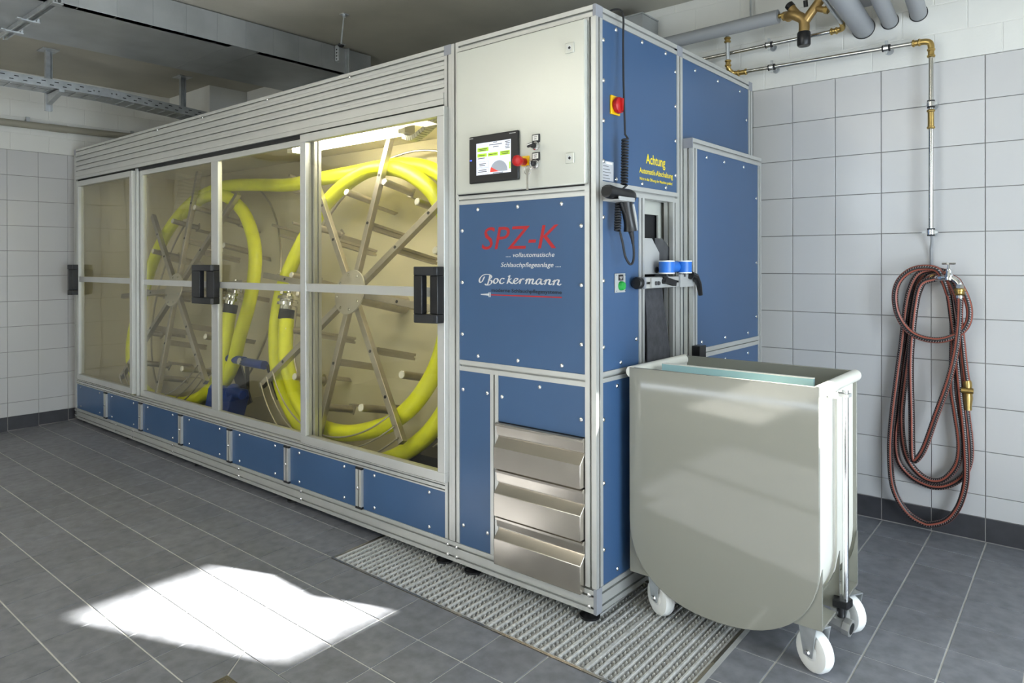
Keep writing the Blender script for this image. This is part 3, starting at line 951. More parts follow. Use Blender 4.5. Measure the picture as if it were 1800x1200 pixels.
obj('drawer_recess', MB().box(-0.4435, -0.046, 0.012, 0.03, 0.1225, 0.64), M_SLOT, mach, 0)

# ---- right side
P_(-0.04, 0, 0.045, 1.356, ZT - 0.04, ZT, 'y')                               # top rail
P_(-0.04, 0, 0.600, 0.648, 0.13, ZT - 0.002, 'z')                            # middle post
P_(-0.04, 0, 1.356, MYB, ZB, ZT - 0.002, 'z')                                # rear post
P_(-0.04, 0, 0.043, 0.600, 1.484, 1.524, 'y')
P_(-0.04, 0, 0.293, 0.333, 0.865, 1.484, 'z')                                # post left of the slot
P_(-0.04, 0, 0.561, 0.600, 0.865, 1.484, 'z')                                # post right of the slot
P_(-0.04, 0, 0.043, 0.600, 0.828, 0.865, 'y')
P_(-0.045, 0, 0.034, 1.356, ZB, 0.128, 'y', 1, 2)
top_side = panel('+x', 0.043, 0.600, 1.524, ZT - 0.04, ring_screws(0.043, 0.600, 1.524, ZT - 0.04, 3, 4, 0.014))
panel('+x', 0.648, 1.356, 0.128, ZT - 0.04, [(0.77, 2.055), (1.0, 2.055), (1.25, 2.055), (1.33, 1.93)])
panel('+x', 0.043, 0.293, 0.865, 1.484, [(0.052, 1.40), (0.052, 1.18), (0.052, 0.95), (0.275, 1.39), (0.275, 1.17), (0.275, 0.96), (0.165, 0.885)])
panel('+x', 0.043, 0.600, 0.128, 0.828, [(0.052, 0.70), (0.052, 0.48), (0.052, 0.25), (0.14, 0.155), (0.14, 0.805), (0.3, 0.155), (0.45, 0.805)])
# plastic end caps at the frame corners
for x0, x1, y0, y1, z0, z1 in ((-0.0115, 0.0005, -0.0005, 0.0435, ZT - 0.039, ZT + 0.001), (-0.0405, 0.0005, 0.600, 0.648, ZT - 0.041, ZT + 0.001),
                               (-0.0405, 0.0005, 1.356, MYB + 0.0005, ZT - 0.041, ZT + 0.001), (-0.7295, -0.6895, -0.0005, 0.0405, ZT - 0.0395, ZT + 0.001),
                               (MX0 - 0.0005, MX0 + 0.0395, -0.0005, 0.0405, ZT - 0.041, ZT + 0.001), (-0.0115, 0.001, -0.001, 0.0335, ZB - 0.001, 0.1295)):
    obj('end_cap', MB().box(x0, x1, y0, y1, z0, z1), M_CAP, mach, 0)
EYs = (0, 1, 0)
def st(body, m, y0, z0, y1, h, bold=0.0): return text(body, m, top_side, (-0.0036, y0, z0), EYs, EZ, h, y1 - y0, 0.0, bold, 'lettering', 0.0004)
st('Achtung', M_YELP, 0.350, 1.618, 0.503, 0.036, 0.012)
st('Automatik-Abschaltung', M_YELP, 0.300, 1.578, 0.567, 0.020, 0.012)
st('Nicht in die Öffnung der Maschine greifen!', M_YELP, 0.303, 1.552, 0.563, 0.0105, 0.014)
# rating plate
rp = obj('rating_plate', MB().box(-0.004, -0.003, 0.045, 0.118, 1.528, 1.596), M_LABEL, mach, 0)
mb = MB().box(-0.0031, -0.0026, 0.070, 0.110, 1.586, 1.593)
mb2 = MB()
for k, z in enumerate((1.577, 1.566, 1.556, 1.545, 1.535)): mb2.box(-0.0031, -0.0026, 0.050, 0.085 + 0.008 * (k % 3), z, z + 0.002)
obj('plate_print', mb, M_WHITE, rp, 0); obj('plate_print', mb2, M_DGREY, rp, 0)
# main switch: red handle on a yellow plate
ms = obj('main_switch', MB().box(-0.004, 0.004, 0.094, 0.153, 1.764, 1.830), M_YELPL, mach, 35, bevel=0.002, label='yellow plate of the main switch')
obj('switch_handle', MB().lathe([(0, 0.024), (0.006, 0.024), (0.008, 0.029), (0.018, 0.028), (0.022, 0.022)], (0.004, 0.124, 1.796), (1, 0, 0), 28).box(0.025, 0.034, 0.119, 0.129, 1.774, 1.818), M_RED, ms, 35)
# green start button
gb = obj('push_button', MB().box(-0.004, 0.002, 0.122, 0.191, 1.136, 1.204), M_LGREY, mach, 35, bevel=0.002, label='silver plate with green push button')
obj('button_cap', MB().lathe([(0, 0.017), (0.010, 0.016), (0.014, 0.013)], (0.002, 0.157, 1.160), (1, 0, 0), 20), M_GREEN, gb)
obj('label_plate', MB().box(0.002, 0.004, 0.142, 0.172, 1.179, 1.200), M_BLACK, gb, 0)
obj('label_print', MB().box(0.0038, 0.0044, 0.147, 0.167, 1.190, 1.192).box(0.0038, 0.0044, 0.150, 0.164, 1.184, 1.186), M_WHITE, gb, 0)
for y, z in ((0.128, 1.142), (0.185, 1.142), (0.128, 1.198), (0.185, 1.198)):
    obj('rivet', MB().lathe([(0, 0.0025), (0.002, 0.002)], (0.002, y, z), (1, 0, 0), 8), M_CHROME, gb)

# the hose opening: liner, guide plates, rubber sheet, roller bracket
obj('opening_liner', MB().box(-0.24, -0.235, 0.30, 0.74, 0.80, 1.53).box(-0.235, -0.042, 0.300, 0.305, 0.80, 1.53).box(-0.235, -0.042, 0.74, 0.745, 0.80, 1.53).box(-0.235, -0.042, 0.30, 0.74, 1.5245, 1.53).box(-0.235, -0.042, 0.30, 0.74, 0.80, 0.805), M_LGREY, mach, 0)
obj('guide_frame', MB().box(-0.066, -0.058, 0.345, 0.606, 1.433, 1.495).box(-0.066, -0.058, 0.548, 0.606, 1.19, 1.433), M_CAB, mach, 0)
prof(-0.075, -0.045, 0.610, 0.650, 1.0, 1.495, 'z', 1, 1, 'guide_rail')
obj('dark_inlet', MB().box(-0.085, -0.076, 0.345, 0.600, 1.15, 1.46), M_BLACKR, mach, 0)
mb = MB().prism([(0.333, 1.198), (0.448, 1.198), (0.448, 1.280), (0.390, 1.335), (0.333, 1.335)], (0, 0, 0), (0, 1, 0), (0, 0, 1), (1, 0, 0), -0.006)
obj('guide_plate', mb, M_LGREY, mach, 0, bevel=0.001, label='light grey chamfered guide plate')
obj('plate_bolt', MB().lathe([(0, 0.013), (0.004, 0.012)], (0.0, 0.424, 1.214), (1, 0, 0), 16), M_BLACK, mach)
mb = MB().prism([(0.452, 1.19), (0.592, 1.19), (0.592, 1.290), (0.510, 1.338), (0.452, 1.338)], (-0.02, 0, 0), (0, 1, 0), (0, 0, 1), (1, 0, 0), -0.006)
obj('guide_plate', mb, M_DGREY, mach, 0, bevel=0.001, label='dark grey chamfered guide plate')
# hanging rubber sheet
mb = MB()
n = 12
rows = []
for i in range(n + 1):
    t = i / n
    z = 1.19 - 0.355 * t
    y1 = 0.487 + (0.055 * max(0, (t - 0.25) / 0.75))
    xx = -0.006 + 0.012 * math.sin(t * 2.2)
    rows.append([(xx + 0.006 * math.sin(s * 6 + t), 0.334 + (y1 - 0.334) * s / 6, z) for s in range(7)])
for dx in (0, -0.004):
    V = [[mb.bm.verts.new((x + dx, y, z)) for x, y, z in r] for r in rows]
    for a, b in zip(V[:-1], V[1:]):
        for k in range(6): mb.bm.faces.new((a[k], a[k + 1], b[k + 1], b[k]))
obj('rubber_sheet', mb, M_BELT, mach, 35)
# roller bracket
rb = prof(0.005, 0.045, 0.262, 0.640, 1.148, 1.188, 'y', name='roller_bracket')
obj('end_cap', MB().box(0.004, 0.046, 0.250, 0.262, 1.147, 1.189), M_CAP, rb, 0)
obj('clamp_knob', MB().lathe([(0, 0.022), (0.02, 0.022), (0.024, 0.018)], (0.024, 0.250, 1.168), (0, -1, 0), 20), M_BLACK, rb)
obj('clamp_plate', MB().box(0.045, 0.052, 0.292, 0.400, 1.150, 1.186), M_LGREY, rb, 0)
obj('clamp_plate', MB().box(0.045, 0.052, 0.520, 0.640, 1.146, 1.196), M_LGREY, rb, 0)
for y in (0.352, 0.372): obj('bolt', MB().lathe([(0, 0.008), (0.006, 0.007)], (0.052, y - 0.03, 1.166), (1, 0, 0), 12), M_DGREY, rb)
obj('clamp_lever', MB().bar((0.060, 0.372, 1.178), (0.075, 0.428, 1.164), 0.02, 0.022).lathe([(0, 0.010), (0.02, 0.010)], (0.045, 0.378, 1.172), (1, 0, 0), 12), M_BLACK, rb)
obj('clamp_lever', MB().tube([(0.062, 0.590, 1.192), (0.066, 0.625, 1.185), (0.070, 0.648, 1.155), (0.072, 0.660, 1.110)], 0.012, 10, radii=[0.017, 0.015, 0.012, 0.009]), M_BLACK, rb)
def roller(p, ax, L, r):
    o = obj('roller', MB().lathe([(0.004, r), (L - 0.004, r)], p, ax, 24), M_BLUEP, rb)
    p, ax = Vector(p), Vector(ax)
    obj('roller_rim', MB().lathe([(0, r * 1.02), (0.0045, r * 1.02)], p, ax, 24).lathe([(L - 0.0045, r * 1.02), (L, r * 1.02)], p, ax, 24), M_WHITE, rb)
roller((0.052, 0.408, 1.200), (0, 0, 1), 0.050, 0.029)
roller((0.052, 0.556, 1.200), (0, 0, 1), 0.050, 0.029)
obj('roller', MB().lathe([(0, 0.012), (0.01, 0.022), (0.09, 0.022), (0.10, 0.012)], (0.030, 0.435, 1.226), (0, 1, 0), 20), M_BLUEP, rb)
obj('roller_pin', MB().cyl((0.052, 0.408, 1.186), (0.052, 0.408, 1.202), 0.006, 8).cyl((0.052, 0.556, 1.186), (0.052, 0.556, 1.202), 0.006, 8), M_DGREY, rb)

# add-on panel frame behind the opening
ax0, ax1 = 0.0005, 0.042
P_(ax0, ax1, 0.653, 0.693, 0.13, 1.7095, 'z'); P_(ax0, ax1, 1.366, 1.406, 0.13, 1.7095, 'z')
P_(ax0, ax1, 0.654, 1.410, 1.710, 1.750, 'y'); P_(ax0, ax1, 0.693, 1.366, 0.13, 0.17, 'y')
P_(ax0, ax1, 0.693, 1.366, 0.845, 0.885, 'y', slot=0.004)
obj('end_cap', MB().box(ax0 - 0.0005, ax1 + 0.0005, 0.650, 0.654, 1.7095, 1.7505), M_CAP, mach, 0)
def apanel(z0, z1, scr_):
    o = obj('blue_panel', MB().box(ax1 - 0.010, ax1 - 0.004, 0.693, 1.366, z0, z1), M_BLUE, mach, 0)
    for y, z in scr_: screw(o, (ax1 - 0.004, y, z), '+x')
apanel(0.885, 1.710, [(0.79, 1.685), (0.97, 1.685), (1.19, 1.685), (1.345, 1.55), (1.345, 1.24), (1.345, 0.98), (1.24, 0.91), (0.98, 0.91), (0.74, 0.91)])
apanel(0.170, 0.845, [(1.24, 0.815), (0.98, 0.815), (0.74, 0.815)])
obj('black_hinge', MB().box(ax1, ax1 + 0.035, 0.640, 0.70, 0.845, 0.905), M_BLACK, mach, 0, bevel=0.002)
# feet
for x, y in ((-0.06, 0.05), (-0.62, 0.05), (-0.78, 0.05), (-1.9, 0.06), (-2.9, 0.06), (-3.9, 0.06), (-4.7, 0.06), (-0.06, 1.3), (-2.4, 1.3), (-4.7, 1.3)):
    zf = fz(x, y)
    if zf > ZB - 0.008: continue
    obj('foot', MB().lathe([(0, 0.036), (0.008, 0.036), (0.014, 0.026), (0.022, 0.016), (ZB - zf + 0.001, 0.014)] if ZB - zf > 0.024 else [(0, 0.036), (ZB - zf, 0.03)], (x, y, zf), (0, 0, 1), 20), M_BLACK, mach)
# roof, back and inner walls
obj('roof_sheet', MB().box(MX0 + 0.005, -0.005, 0.045, MYB - 0.01, ZT - 0.012, ZT - 0.004), M_CAB, mach, 0)
obj('rear_sheet', MB().box(MX0 + 0.005, -0.04, MYB - 0.012, MYB - 0.004, 0.1, ZT - 0.012), M_CREAM, mach, 0)
obj('inner_wall', MB().box(MX0 + 0.006, MX0 + 0.012, 0.045, MYB - 0.012, 0.13, ZT - 0.012), M_CREAM, mach, 0)
obj('inner_wall', MB().box(-0.70, -0.694, 0.045, MYB - 0.012, 0.13, ZT - 0.012), M_CREAM, mach, 0)
obj('inner_roof', MB().box(MX0 + 0.012, -0.70, 0.045, MYB - 0.012, 1.958, 1.964), M_CREAM, mach, 0)
obj('floor_tray', MB().box(MX0 + 0.012, -0.70, 0.045, MYB - 0.012, 0.155, 0.165), M_TRAY, mach, 0)
obj('bottom_sheet', MB().box(-0.69, -0.045, 0.045, MYB - 0.012, ZB + 0.004, ZB + 0.010), M_CAB, mach, 0)

# ---- sliding doors
def pull(parent, gx0, gx1, bx0, bx1, y, z0, z1):
    """black D-handle: base on the stile, grip standing in front and to the left, joined at top and bottom"""
    mb = MB()
    yg = y - 0.062
    mb.box(gx0, gx1, yg, yg + 0.030, z0 + 0.036, z1 - 0.036)
    mb.box(bx0, bx1, y - 0.038, y - 0.0002, z0 + 0.036, z1 - 0.036)
    plan = [(gx0, yg), (gx0 + 0.012, yg - 0.004), (bx1 - 0.012, yg + 0.012), (bx1, yg + 0.022), (bx1, y - 0.0002), (bx0, y - 0.0002), (gx0, yg + 0.030)]
    for a in (z0, z1 - 0.036):
        mb.prism(plan, (0, 0, a), EX, (0, 1, 0), EZ, 0.036)
    return obj('door_handle', mb, M_BLACK, parent, 25, bevel=0.003)
def door(x0, x1, y0, y1, z0, z1, zm0, zm1, stiles, label, edge=0.038):
    """frame with stiles (x0, x1 pairs), a mid rail and panes"""
    mb = MB()
    mb.box(x0, x1, y0, y1, z1 - edge, z1)
    mb.box(x0, x1, y0, y1, z0, z0 + edge * 1.05)
    for a, b in stiles: mb.box(a, b, y0, y1, z0 + edge * 1.05, z1 - edge)
    d = obj('sliding_door', mb, M_ALU, mach, 0, bevel=0.0015, label=label)
    for (a, b), (c, e) in zip(stiles[:-1], stiles[1:]):
        obj('mid_rail', MB().box(b, c, y0 + 0.004, y1 - 0.004, zm0, zm1), M_ALU, d, 0)
        ym = (y0 + y1) / 2
        obj('glass_pane', MB().box(b - 0.004, c + 0.004, ym - 0.002, ym + 0.002, zm1, z1 - edge + 0.004), M_GLASS, d, 0)
        obj('glass_pane', MB().box(b - 0.004, c + 0.004, ym - 0.002, ym + 0.002, z0 + edge - 0.002, zm0), M_GLASS, d, 0)
    return d
d1 = door(-4.690, -3.683, -0.024, 0.016, 0.360, 1.866, 1.103, 1.141, [(-4.690, -4.650), (-3.724, -3.683)], 'leftmost glass sliding door')
pull(d1, -4.690, -4.656, -4.690, -4.652, -0.024, 1.003, 1.232)
g = prof(-3.682, -3.664, -0.002, 0.040, 0.348, 1.880, 'z', 1, 1, 'door_guide')
prof(-1.748, -1.650, 0.016, 0.056, 0.348, 1.880, 'z', 2, 1, 'door_guide')
d2 = door(-3.655, -1.749, 0.018, 0.044, 0.348, 1.872, 1.098, 1.134, [(-3.655, -3.615), (-2.685, -2.605), (-1.753, -1.749)], 'wide middle glass sliding door in two fields')
pull(d2, -2.800, -2.705, -2.672, -2.585, 0.018, 1.006, 1.233)
d3 = door(-1.714, -0.706, -0.024, 0.012, 0.357, 1.874, 1.103, 1.142, [(-1.714, -1.668), (-0.747, -0.706)], 'rightmost glass sliding door beside the control cabinet')
pull(d3, -0.821, -0.773, -0.751, -0.707, -0.024, 1.001, 1.228)

# ---- tilted interior: back panel, reels, hose guide, lamp
A_ = R(12.8)
EU, EV, EW = Vector((1, 0, 0)), Vector((0, math.sin(A_), math.cos(A_))), Vector((0, math.cos(A_), -math.sin(A_)))
C0 = Vector((0, 0.25, 1.0815))
def pw(u, v, w): return C0 + EU * u + EV * v + EW * w
mb = MB()
mb.prism([(MX0 + 0.012, -0.93), (-0.70, -0.93), (-0.70, 0.979), (MX0 + 0.012, 0.979)], pw(0, 0, 0.36), EU, EV, EW, 0.006)
obj('back_panel', mb, M_CREAM, mach, 0)

def reel(cu, cv, th0, label):
    r = obj('hose_reel', MB().lathe([(0, 0.116), (0.007, 0.118)], pw(cu, cv, -0.031), EW, 40), M_HUB, mach, label=label)
    for k in range(8):
        a = th0 + k * math.pi / 4 + 0.39
        q = pw(cu + 0.094 * math.cos(a), cv + 0.094 * math.sin(a), -0.031)
        obj('hub_bolt', MB().lathe([(0, 0.0075), (0.004, 0.0075), (0.006, 0.004)], q, -EW, 8), M_CHROME, r)
    obj('axle', MB().lathe([(0, 0.05), (0.37, 0.05)], pw(cu, cv, -0.02), EW, 20), M_SPOKE, r)
    L = 0.87
    for k in range(8):
        a = th0 + k * math.pi / 4
        d = EU * math.cos(a) + EV * math.sin(a)
        c = pw(cu, cv, -0.006)
        sp = obj('spoke', MB().bar(c + d * 0.05, c + d * L, 0.034, 0.030, -EW), M_SPOKE, r, 0, bevel=0.002)
        for q in (0.37, 0.63):
            p = c + d * q - EW * 0.0155
            o = obj('spoke_bolt', MB().lathe([(0, 0.008), (0.002, 0.008)], p, -EW, 10), M_BLACK, r)
        # slotted spacer to the back panel
        mb = MB()
        e1 = EV
        mb.prism(profile_poly(0.036, 0.036, 1, 1, 0.009, 0.011), c + d * 0.36 + EW * 0.016, EU, EV, EW, 0.26)
        obj('spacer', mb, M_SPOKE, r, 0)
    # pegs that carry the hose, each on a small angle bracket
    for k in range(12):
        a = th0 + R(12) + k * math.pi / 6
        d = EU * math.cos(a) + EV * math.sin(a)
        c = pw(cu, cv, -0.005) + d * 0.600
        pg = obj('peg', MB().lathe([(0, 0.0175), (0.002, 0.019), (0.19, 0.019)], c, EW, 16), M_SPOKE, r)
        obj('peg_cap', MB().lathe([(0, 0.0165), (0.003, 0.0185)], c - EW * 0.003, EW, 16), M_WHITE, r)
        obj('peg_bracket', MB().bar(c + EW * 0.19, c + EW * 0.196, 0.055, 0.045, d).bar(c + EW * 0.19 - d * 0.024, c + EW * 0.365 - d * 0.024, 0.03, 0.005, d), M_SPOKE, r, 0)
    # rear rim and wire guides along the bottom
    ringp = [pw(cu + 0.86 * math.cos(a), cv + 0.86 * math.sin(a), 0.24) for a in [i * math.pi / 32 for i in range(64)]]
    obj('rim', MB().tube(ringp, 0.007, 8, closed=True), M_SPOKE, r)
    return r
def wires(r, cu, cv, a0, a1):
    for q in (0.845, 0.785, 0.725):
        pts = [pw(cu + q * math.cos(a0 + (a1 - a0) * i / 24), cv + q * math.sin(a0 + (a1 - a0) * i / 24), -0.026) for i in range(25)]
        obj('guide_wire', MB().tube(pts, 0.0042, 8), M_SPOKE, r)
r1 = reel(-1.648, 0.005, R(39.5), 'right hose reel with eight steel spokes')
wires(r1, -1.648, 0.005, R(-140.5), R(-50.5))
r2 = reel(-3.600, -0.030, R(49.5), 'left hose reel with eight steel spokes')
wires(r2, -3.600, -0.030, R(-130.5), R(-40.5))
# small pegs in the back panel between the reels
for u, v in ((-2.72, 0.78), (-2.735, 0.69), (-2.80, 0.45), (-2.57, 0.455), (-2.70, 0.38), (-2.62, 0.12), (-2.6, -0.1)):
    obj('guide_pin', MB().lathe([(0, 0.009), (0.22, 0.009)], pw(u, v, 0.14), EW, 10), M_SPOKE, mach)
# hose feed between the reels: blue rollers on an arm, blue funnel
fd = obj('feed_arm', MB().bar(pw(-2.93, -0.46, 0.16), pw(-2.80, -0.70, 0.22), 0.10, 0.012, EW).bar(pw(-2.70, -0.44, 0.10), pw(-2.84, -0.60, 0.22), 0.03, 0.02, EW).bar(pw(-2.47, -0.43, 0.1), pw(-2.44, -0.62, 0.2), 0.02, 0.02, EW), M_DGREY, mach, 0, label='hose feed arm with blue rollers')
obj('roller', MB().lathe([(0, 0.026), (0.235, 0.026)], pw(-2.935, -0.43, 0.08), (1, 0, 0), 20), M_BLUED, fd)
obj('roller', MB().lathe([(0, 0.026), (0.22, 0.026)], pw(-2.69, -0.435, 0.08), (1, 0, 0), 20), M_BLUED, fd)
obj('roller_screw', MB().lathe([(0, 0.02), (0.006, 0.02)], pw(-2.955, -0.43, 0.05), -EW, 14).lathe([(0, 0.02), (0.006, 0.02)], pw(-2.70, -0.435, 0.05), -EW, 14), M_CHROME, fd)
mb = MB()
for s in (0, 1):
    pts = [(-2.95 + 0.13 * s, -0.63), (-2.93 + 0.13 * s, -0.60), (-2.87 + 0.13 * s, -0.60), (-2.84 + 0.13 * s, -0.64), (-2.86 + 0.13 * s, -0.80), (-2.94 + 0.13 * s, -0.80)]
    mb.prism(pts, pw(0, 0, 0.02 + 0.03 * s), EU, EV, EW, 0.12)
mb.lathe([(0, 0.05), (0.06, 0.03), (0.12, 0.03)], pw(-2.76, -0.62, 0.08), (1, 0, -0.1), 20)
obj('feed_funnel', mb, M_BLUED, fd, 30, bevel=0.006)
mb = MB().box(-3.6, -2.1, 0.16, 0.36, 0.165, 0.26).box(-1.25, -0.75, 0.20, 0.55, 0.165, 0.36)
obj('sump', mb, M_BLACKR, mach, 0)
# interior lamp
il = obj('interior_lamp', MB().box(-2.24, -1.25, 0.235, 0.31, 1.915, 1.957), M_WHITE, mach, 0, label='interior tube lamp above the right reel')
obj('lamp_tube', MB().box(-2.19, -1.29, 0.243, 0.302, 1.868, 1.9149), M_ILAMP, il, 0)
obj('lamp_end', MB().box(-2.24, -2.191, 0.240, 0.305, 1.868, 1.915).box(-1.289, -1.24, 0.240, 0.305, 1.868, 1.915), M_WHITE, il, 0)
# energy chain
ch = thing('x', None, None) if False else None
pts = spline([Vector((-1.30, 0.30, 1.860)), Vector((-1.24, 0.30, 1.845)), Vector((-1.16, 0.30, 1.875)), Vector((-1.08, 0.30, 1.915)), Vector((-0.98, 0.30, 1.935)), Vector((-0.80, 0.30, 1.945))], 5)
mb = MB()
for a, b in zip(pts[:-1], pts[1:]):
    mb.bar(a + (b - a) * 0.1, b - (b - a) * 0.1, 0.05, 0.022, (0, 0, 1))
obj('energy_chain', mb, M_WHITE, mach, 0)

# ================================================================== FIRE HOSE on the reels (one length, a coupling at each end)
HR = 0.041
def Wp(pts, w): return [pw(u, v, w) for u, v in pts]
hose = thing('fire_hose', 'bright yellow fire hose wound over both reels behind the glass doors', 'hose', pw(-2.6, -0.7, 0.06))
# left reel: from the coupling down and round once, then off over the top to the right reel
left = [pw(-2.925, -0.150, 0.045), pw(-2.922, -0.26, 0.05), pw(-2.920, -0.40, 0.06), pw(-2.935, -0.52, 0.07), pw(-3.01, -0.625, 0.075), pw(-3.16, -0.715, 0.078), pw(-3.40, -0.775, 0.08), pw(-3.69, -0.785, 0.08),
        pw(-3.98, -0.74, 0.08), pw(-4.20, -0.62, 0.08), pw(-4.32, -0.45, 0.08), pw(-4.345, -0.22, 0.08), pw(-4.32, 0.0, 0.08), pw(-4.27, 0.20, 0.075), pw(-4.15, 0.40, 0.07), pw(-3.98, 0.56, 0.07), pw(-3.76, 0.665, 0.065), pw(-3.54, 0.708, 0.06), pw(-3.30, 0.726, 0.055)]
back = [pw(-3.98, 0.56, 0.085), pw(-3.74, 0.655, 0.075), pw(-3.50, 0.672, 0.055), pw(-3.30, 0.645, 0.05), pw(-3.02, 0.515, 0.05), pw(-2.82, 0.315, 0.05), pw(-2.742, 0.13, 0.05), pw(-2.735, -0.08, 0.055), pw(-2.775, -0.29, 0.06), pw(-2.86, -0.475, 0.10), pw(-3.02, -0.635, 0.125), pw(-3.28, -0.745, 0.125), pw(-3.50, -0.78, 0.11), pw(-3.72, -0.785, 0.10)]
cross = [pw(-2.94, 0.703, 0.05), pw(-2.60, 0.675, 0.05), pw(-2.41, 0.676, 0.05), pw(-2.24, 0.690, 0.06), pw(-2.00, 0.708, 0.08), pw(-1.73, 0.735, 0.11), pw(-1.54, 0.735, 0.13), pw(-1.33, 0.68, 0.14), pw(-1.10, 0.53, 0.14), pw(-0.93, 0.30, 0.13), pw(-0.86, 0.0, 0.11), pw(-0.885, -0.32, 0.09),
         pw(-0.985, -0.56, 0.08), pw(-1.16, -0.715, 0.08), pw(-1.40, -0.815, 0.08), pw(-1.65, -0.83, 0.085), pw(-1.92, -0.765, 0.085), pw(-2.15, -0.62, 0.075), pw(-2.285, -0.46, 0.06), pw(-2.352, -0.30, 0.05), pw(-2.392, -0.14, 0.05), pw(-2.385, 0.06, 0.05), pw(-2.27, 0.32, 0.05), pw(-2.09, 0.552, 0.05),
         pw(-1.82, 0.69, 0.05), pw(-1.57, 0.69, 0.05), pw(-1.35, 0.61, 0.05), pw(-1.17, 0.475, 0.05), pw(-1.03, 0.25, 0.05), pw(-0.985, 0.0, 0.05), pw(-1.0, -0.27, 0.05), pw(-1.10, -0.465, 0.05), pw(-1.245, -0.59, 0.05), pw(-1.36, -0.640, 0.05),
         pw(-1.52, -0.685, 0.05), pw(-1.685, -0.700, 0.05), pw(-1.865, -0.677, 0.05), pw(-2.02, -0.595, 0.052), pw(-2.13, -0.49, 0.05), pw(-2.185, -0.385, 0.03), pw(-2.212, -0.27, 0.02), pw(-2.232, -0.16, 0.015)]
obj('hose_jacket', MB().tube(left + cross, HR, 18, smooth_path=6).tube(back, HR, 18, smooth_path=6), M_YELLOW, hose, 60)
def coupling(p, d):
    p, d = Vector(p), Vector(d).normalized()
    obj('binding', MB().lathe([(-0.055, HR + 0.002), (0.0, HR + 0.002)], p, d, 20), M_BLACKR, hose)
    obj('coupling', MB().lathe([(0.0, 0.043), (0.02, 0.043), (0.022, 0.060), (0.038, 0.062), (0.042, 0.050), (0.052, 0.050), (0.055, 0.063), (0.072, 0.063), (0.076, 0.045), (0.09, 0.040), (0.10, 0.02), (0.16, 0.016)], p, d, 24), M_CHROME, hose, 25)
    e = d.orthogonal().normalized()
    for k in range(2):
        q = p + d * 0.085 + e * (0.045 if k else -0.045)
        obj('claw', MB().bar(q, q + d * 0.03, 0.02, 0.018, e), M_CHROME, hose, 0, bevel=0.002)
coupling(pw(-2.925, -0.095, 0.043), EV + EU * 0.02)
coupling(pw(-2.242, -0.105, 0.012), EV * 1.0 - EU * 0.06)

# ================================================================== FLOOR GRATING
gr = thing('floor_grating', 'long serrated steel floor grating in front of and under the machine end', 'grating', (-0.4, 0.0, 0.0))
def fpoint(x, y, z=0.0): return (x, y, fz(x, y) + z)
mb = MB()
fbox(mb, GX0, GX0 + 0.010, GY0, GY1, -0.05, 0.001); fbox(mb, GX1 - 0.010, GX1, GY0, GY1, -0.05, 0.001)
fbox(mb, GX0 + 0.010, GX1 - 0.010, GY0, GY0 + 0.010, -0.05, 0.001); fbox(mb, GX0 + 0.010, GX1 - 0.010, GY1 - 0.010, GY1, -0.05, 0.001)
obj('edge_frame', mb, M_STEEL, gr, 0)
mb = MB()
fbox(mb, GX1 + 0.0005, GX1 + 0.016, GY0, GY1, -0.004, 0.0005)
obj('seal_strip', mb, M_LGREY, gr, 0)
yA, yB = GY0 + 0.018, GY1 - 0.014
pitch_t = 0.0225
nt_ = int((yB - yA) / pitch_t)
poly = [(0, -0.030), (yB - yA, -0.030)]
top_ = []
for i in range(nt_):
    y = i * pitch_t
    top_ += [(y + 0.002, -0.006), (y + pitch_t * 0.42, -0.0005), (y + pitch_t * 0.62, -0.0005), (y + pitch_t - 0.002, -0.006)]
poly += [(yB - yA, -0.006)] + top_[::-1] + [(0, -0.006)]
BARM = MB().prism([(-0.0046, -0.030), (0.0046, -0.030), (0.0046, -0.006), (0.0036, -0.0006), (0.0028, 0), (-0.0028, 0), (-0.0036, -0.0006), (-0.0046, -0.006)], (0, 0, 0), (1, 0, 0), (0, 0, 1), (0, 1, 0), yB - yA).mesh('bearing_bar', M_GRATE, 0)
segs = [(GX0 + 0.016, -0.740), (-0.734, -0.313), (-0.307, 0.090), (0.096, GX1 - 0.016)]
for s0, s1 in segs:
    n = round((s1 - s0) / 0.0325)
    for i in range(n + 1):
        x = s0 + (s1 - s0) * i / n
        inst('bearing_bar', BARM, fpoint(x, yA, -0.001), gr, tilt)
    mb = MB()
    for k in range(nt_ + 1):                       # serrated cross bars: one peak in every cell
        y = min(yA + k * pitch_t, yB)
        for i in range(n):
            xa, xb = s0 + (s1 - s0) * i / n, s0 + (s1 - s0) * (i + 1) / n
            xm, zc_ = (xa + xb) / 2, fz((xa + xb) / 2, y)
            v = [mb.bm.verts.new(p) for p in ((xa + 0.0025, y - 0.0045, zc_ - 0.024), (xb - 0.0025, y - 0.0045, zc_ - 0.024), (xb - 0.0025, y + 0.0045, zc_ - 0.024), (xa + 0.0025, y + 0.0045, zc_ - 0.024), (xm, y - 0.0012, zc_ - 0.001), (xm, y + 0.0012, zc_ - 0.001))]
            for f in ((0, 1, 4), (1, 2, 5, 4), (2, 3, 5), (3, 0, 4, 5), (3, 2, 1, 0)): mb.bm.faces.new([v[q] for q in f])
    o = obj('cross_bars', mb, M_GRATE, gr, 0)
    o['kind'] = 'stuff'
    for y in (yA - 0.004, yB):
        mb = MB(); fbox(mb, s0 - 0.003, s1 + 0.003, y - 0.002, y + 0.002, -0.030, -0.0015)
        obj('panel_edge', mb, M_GRATE, gr, 0)

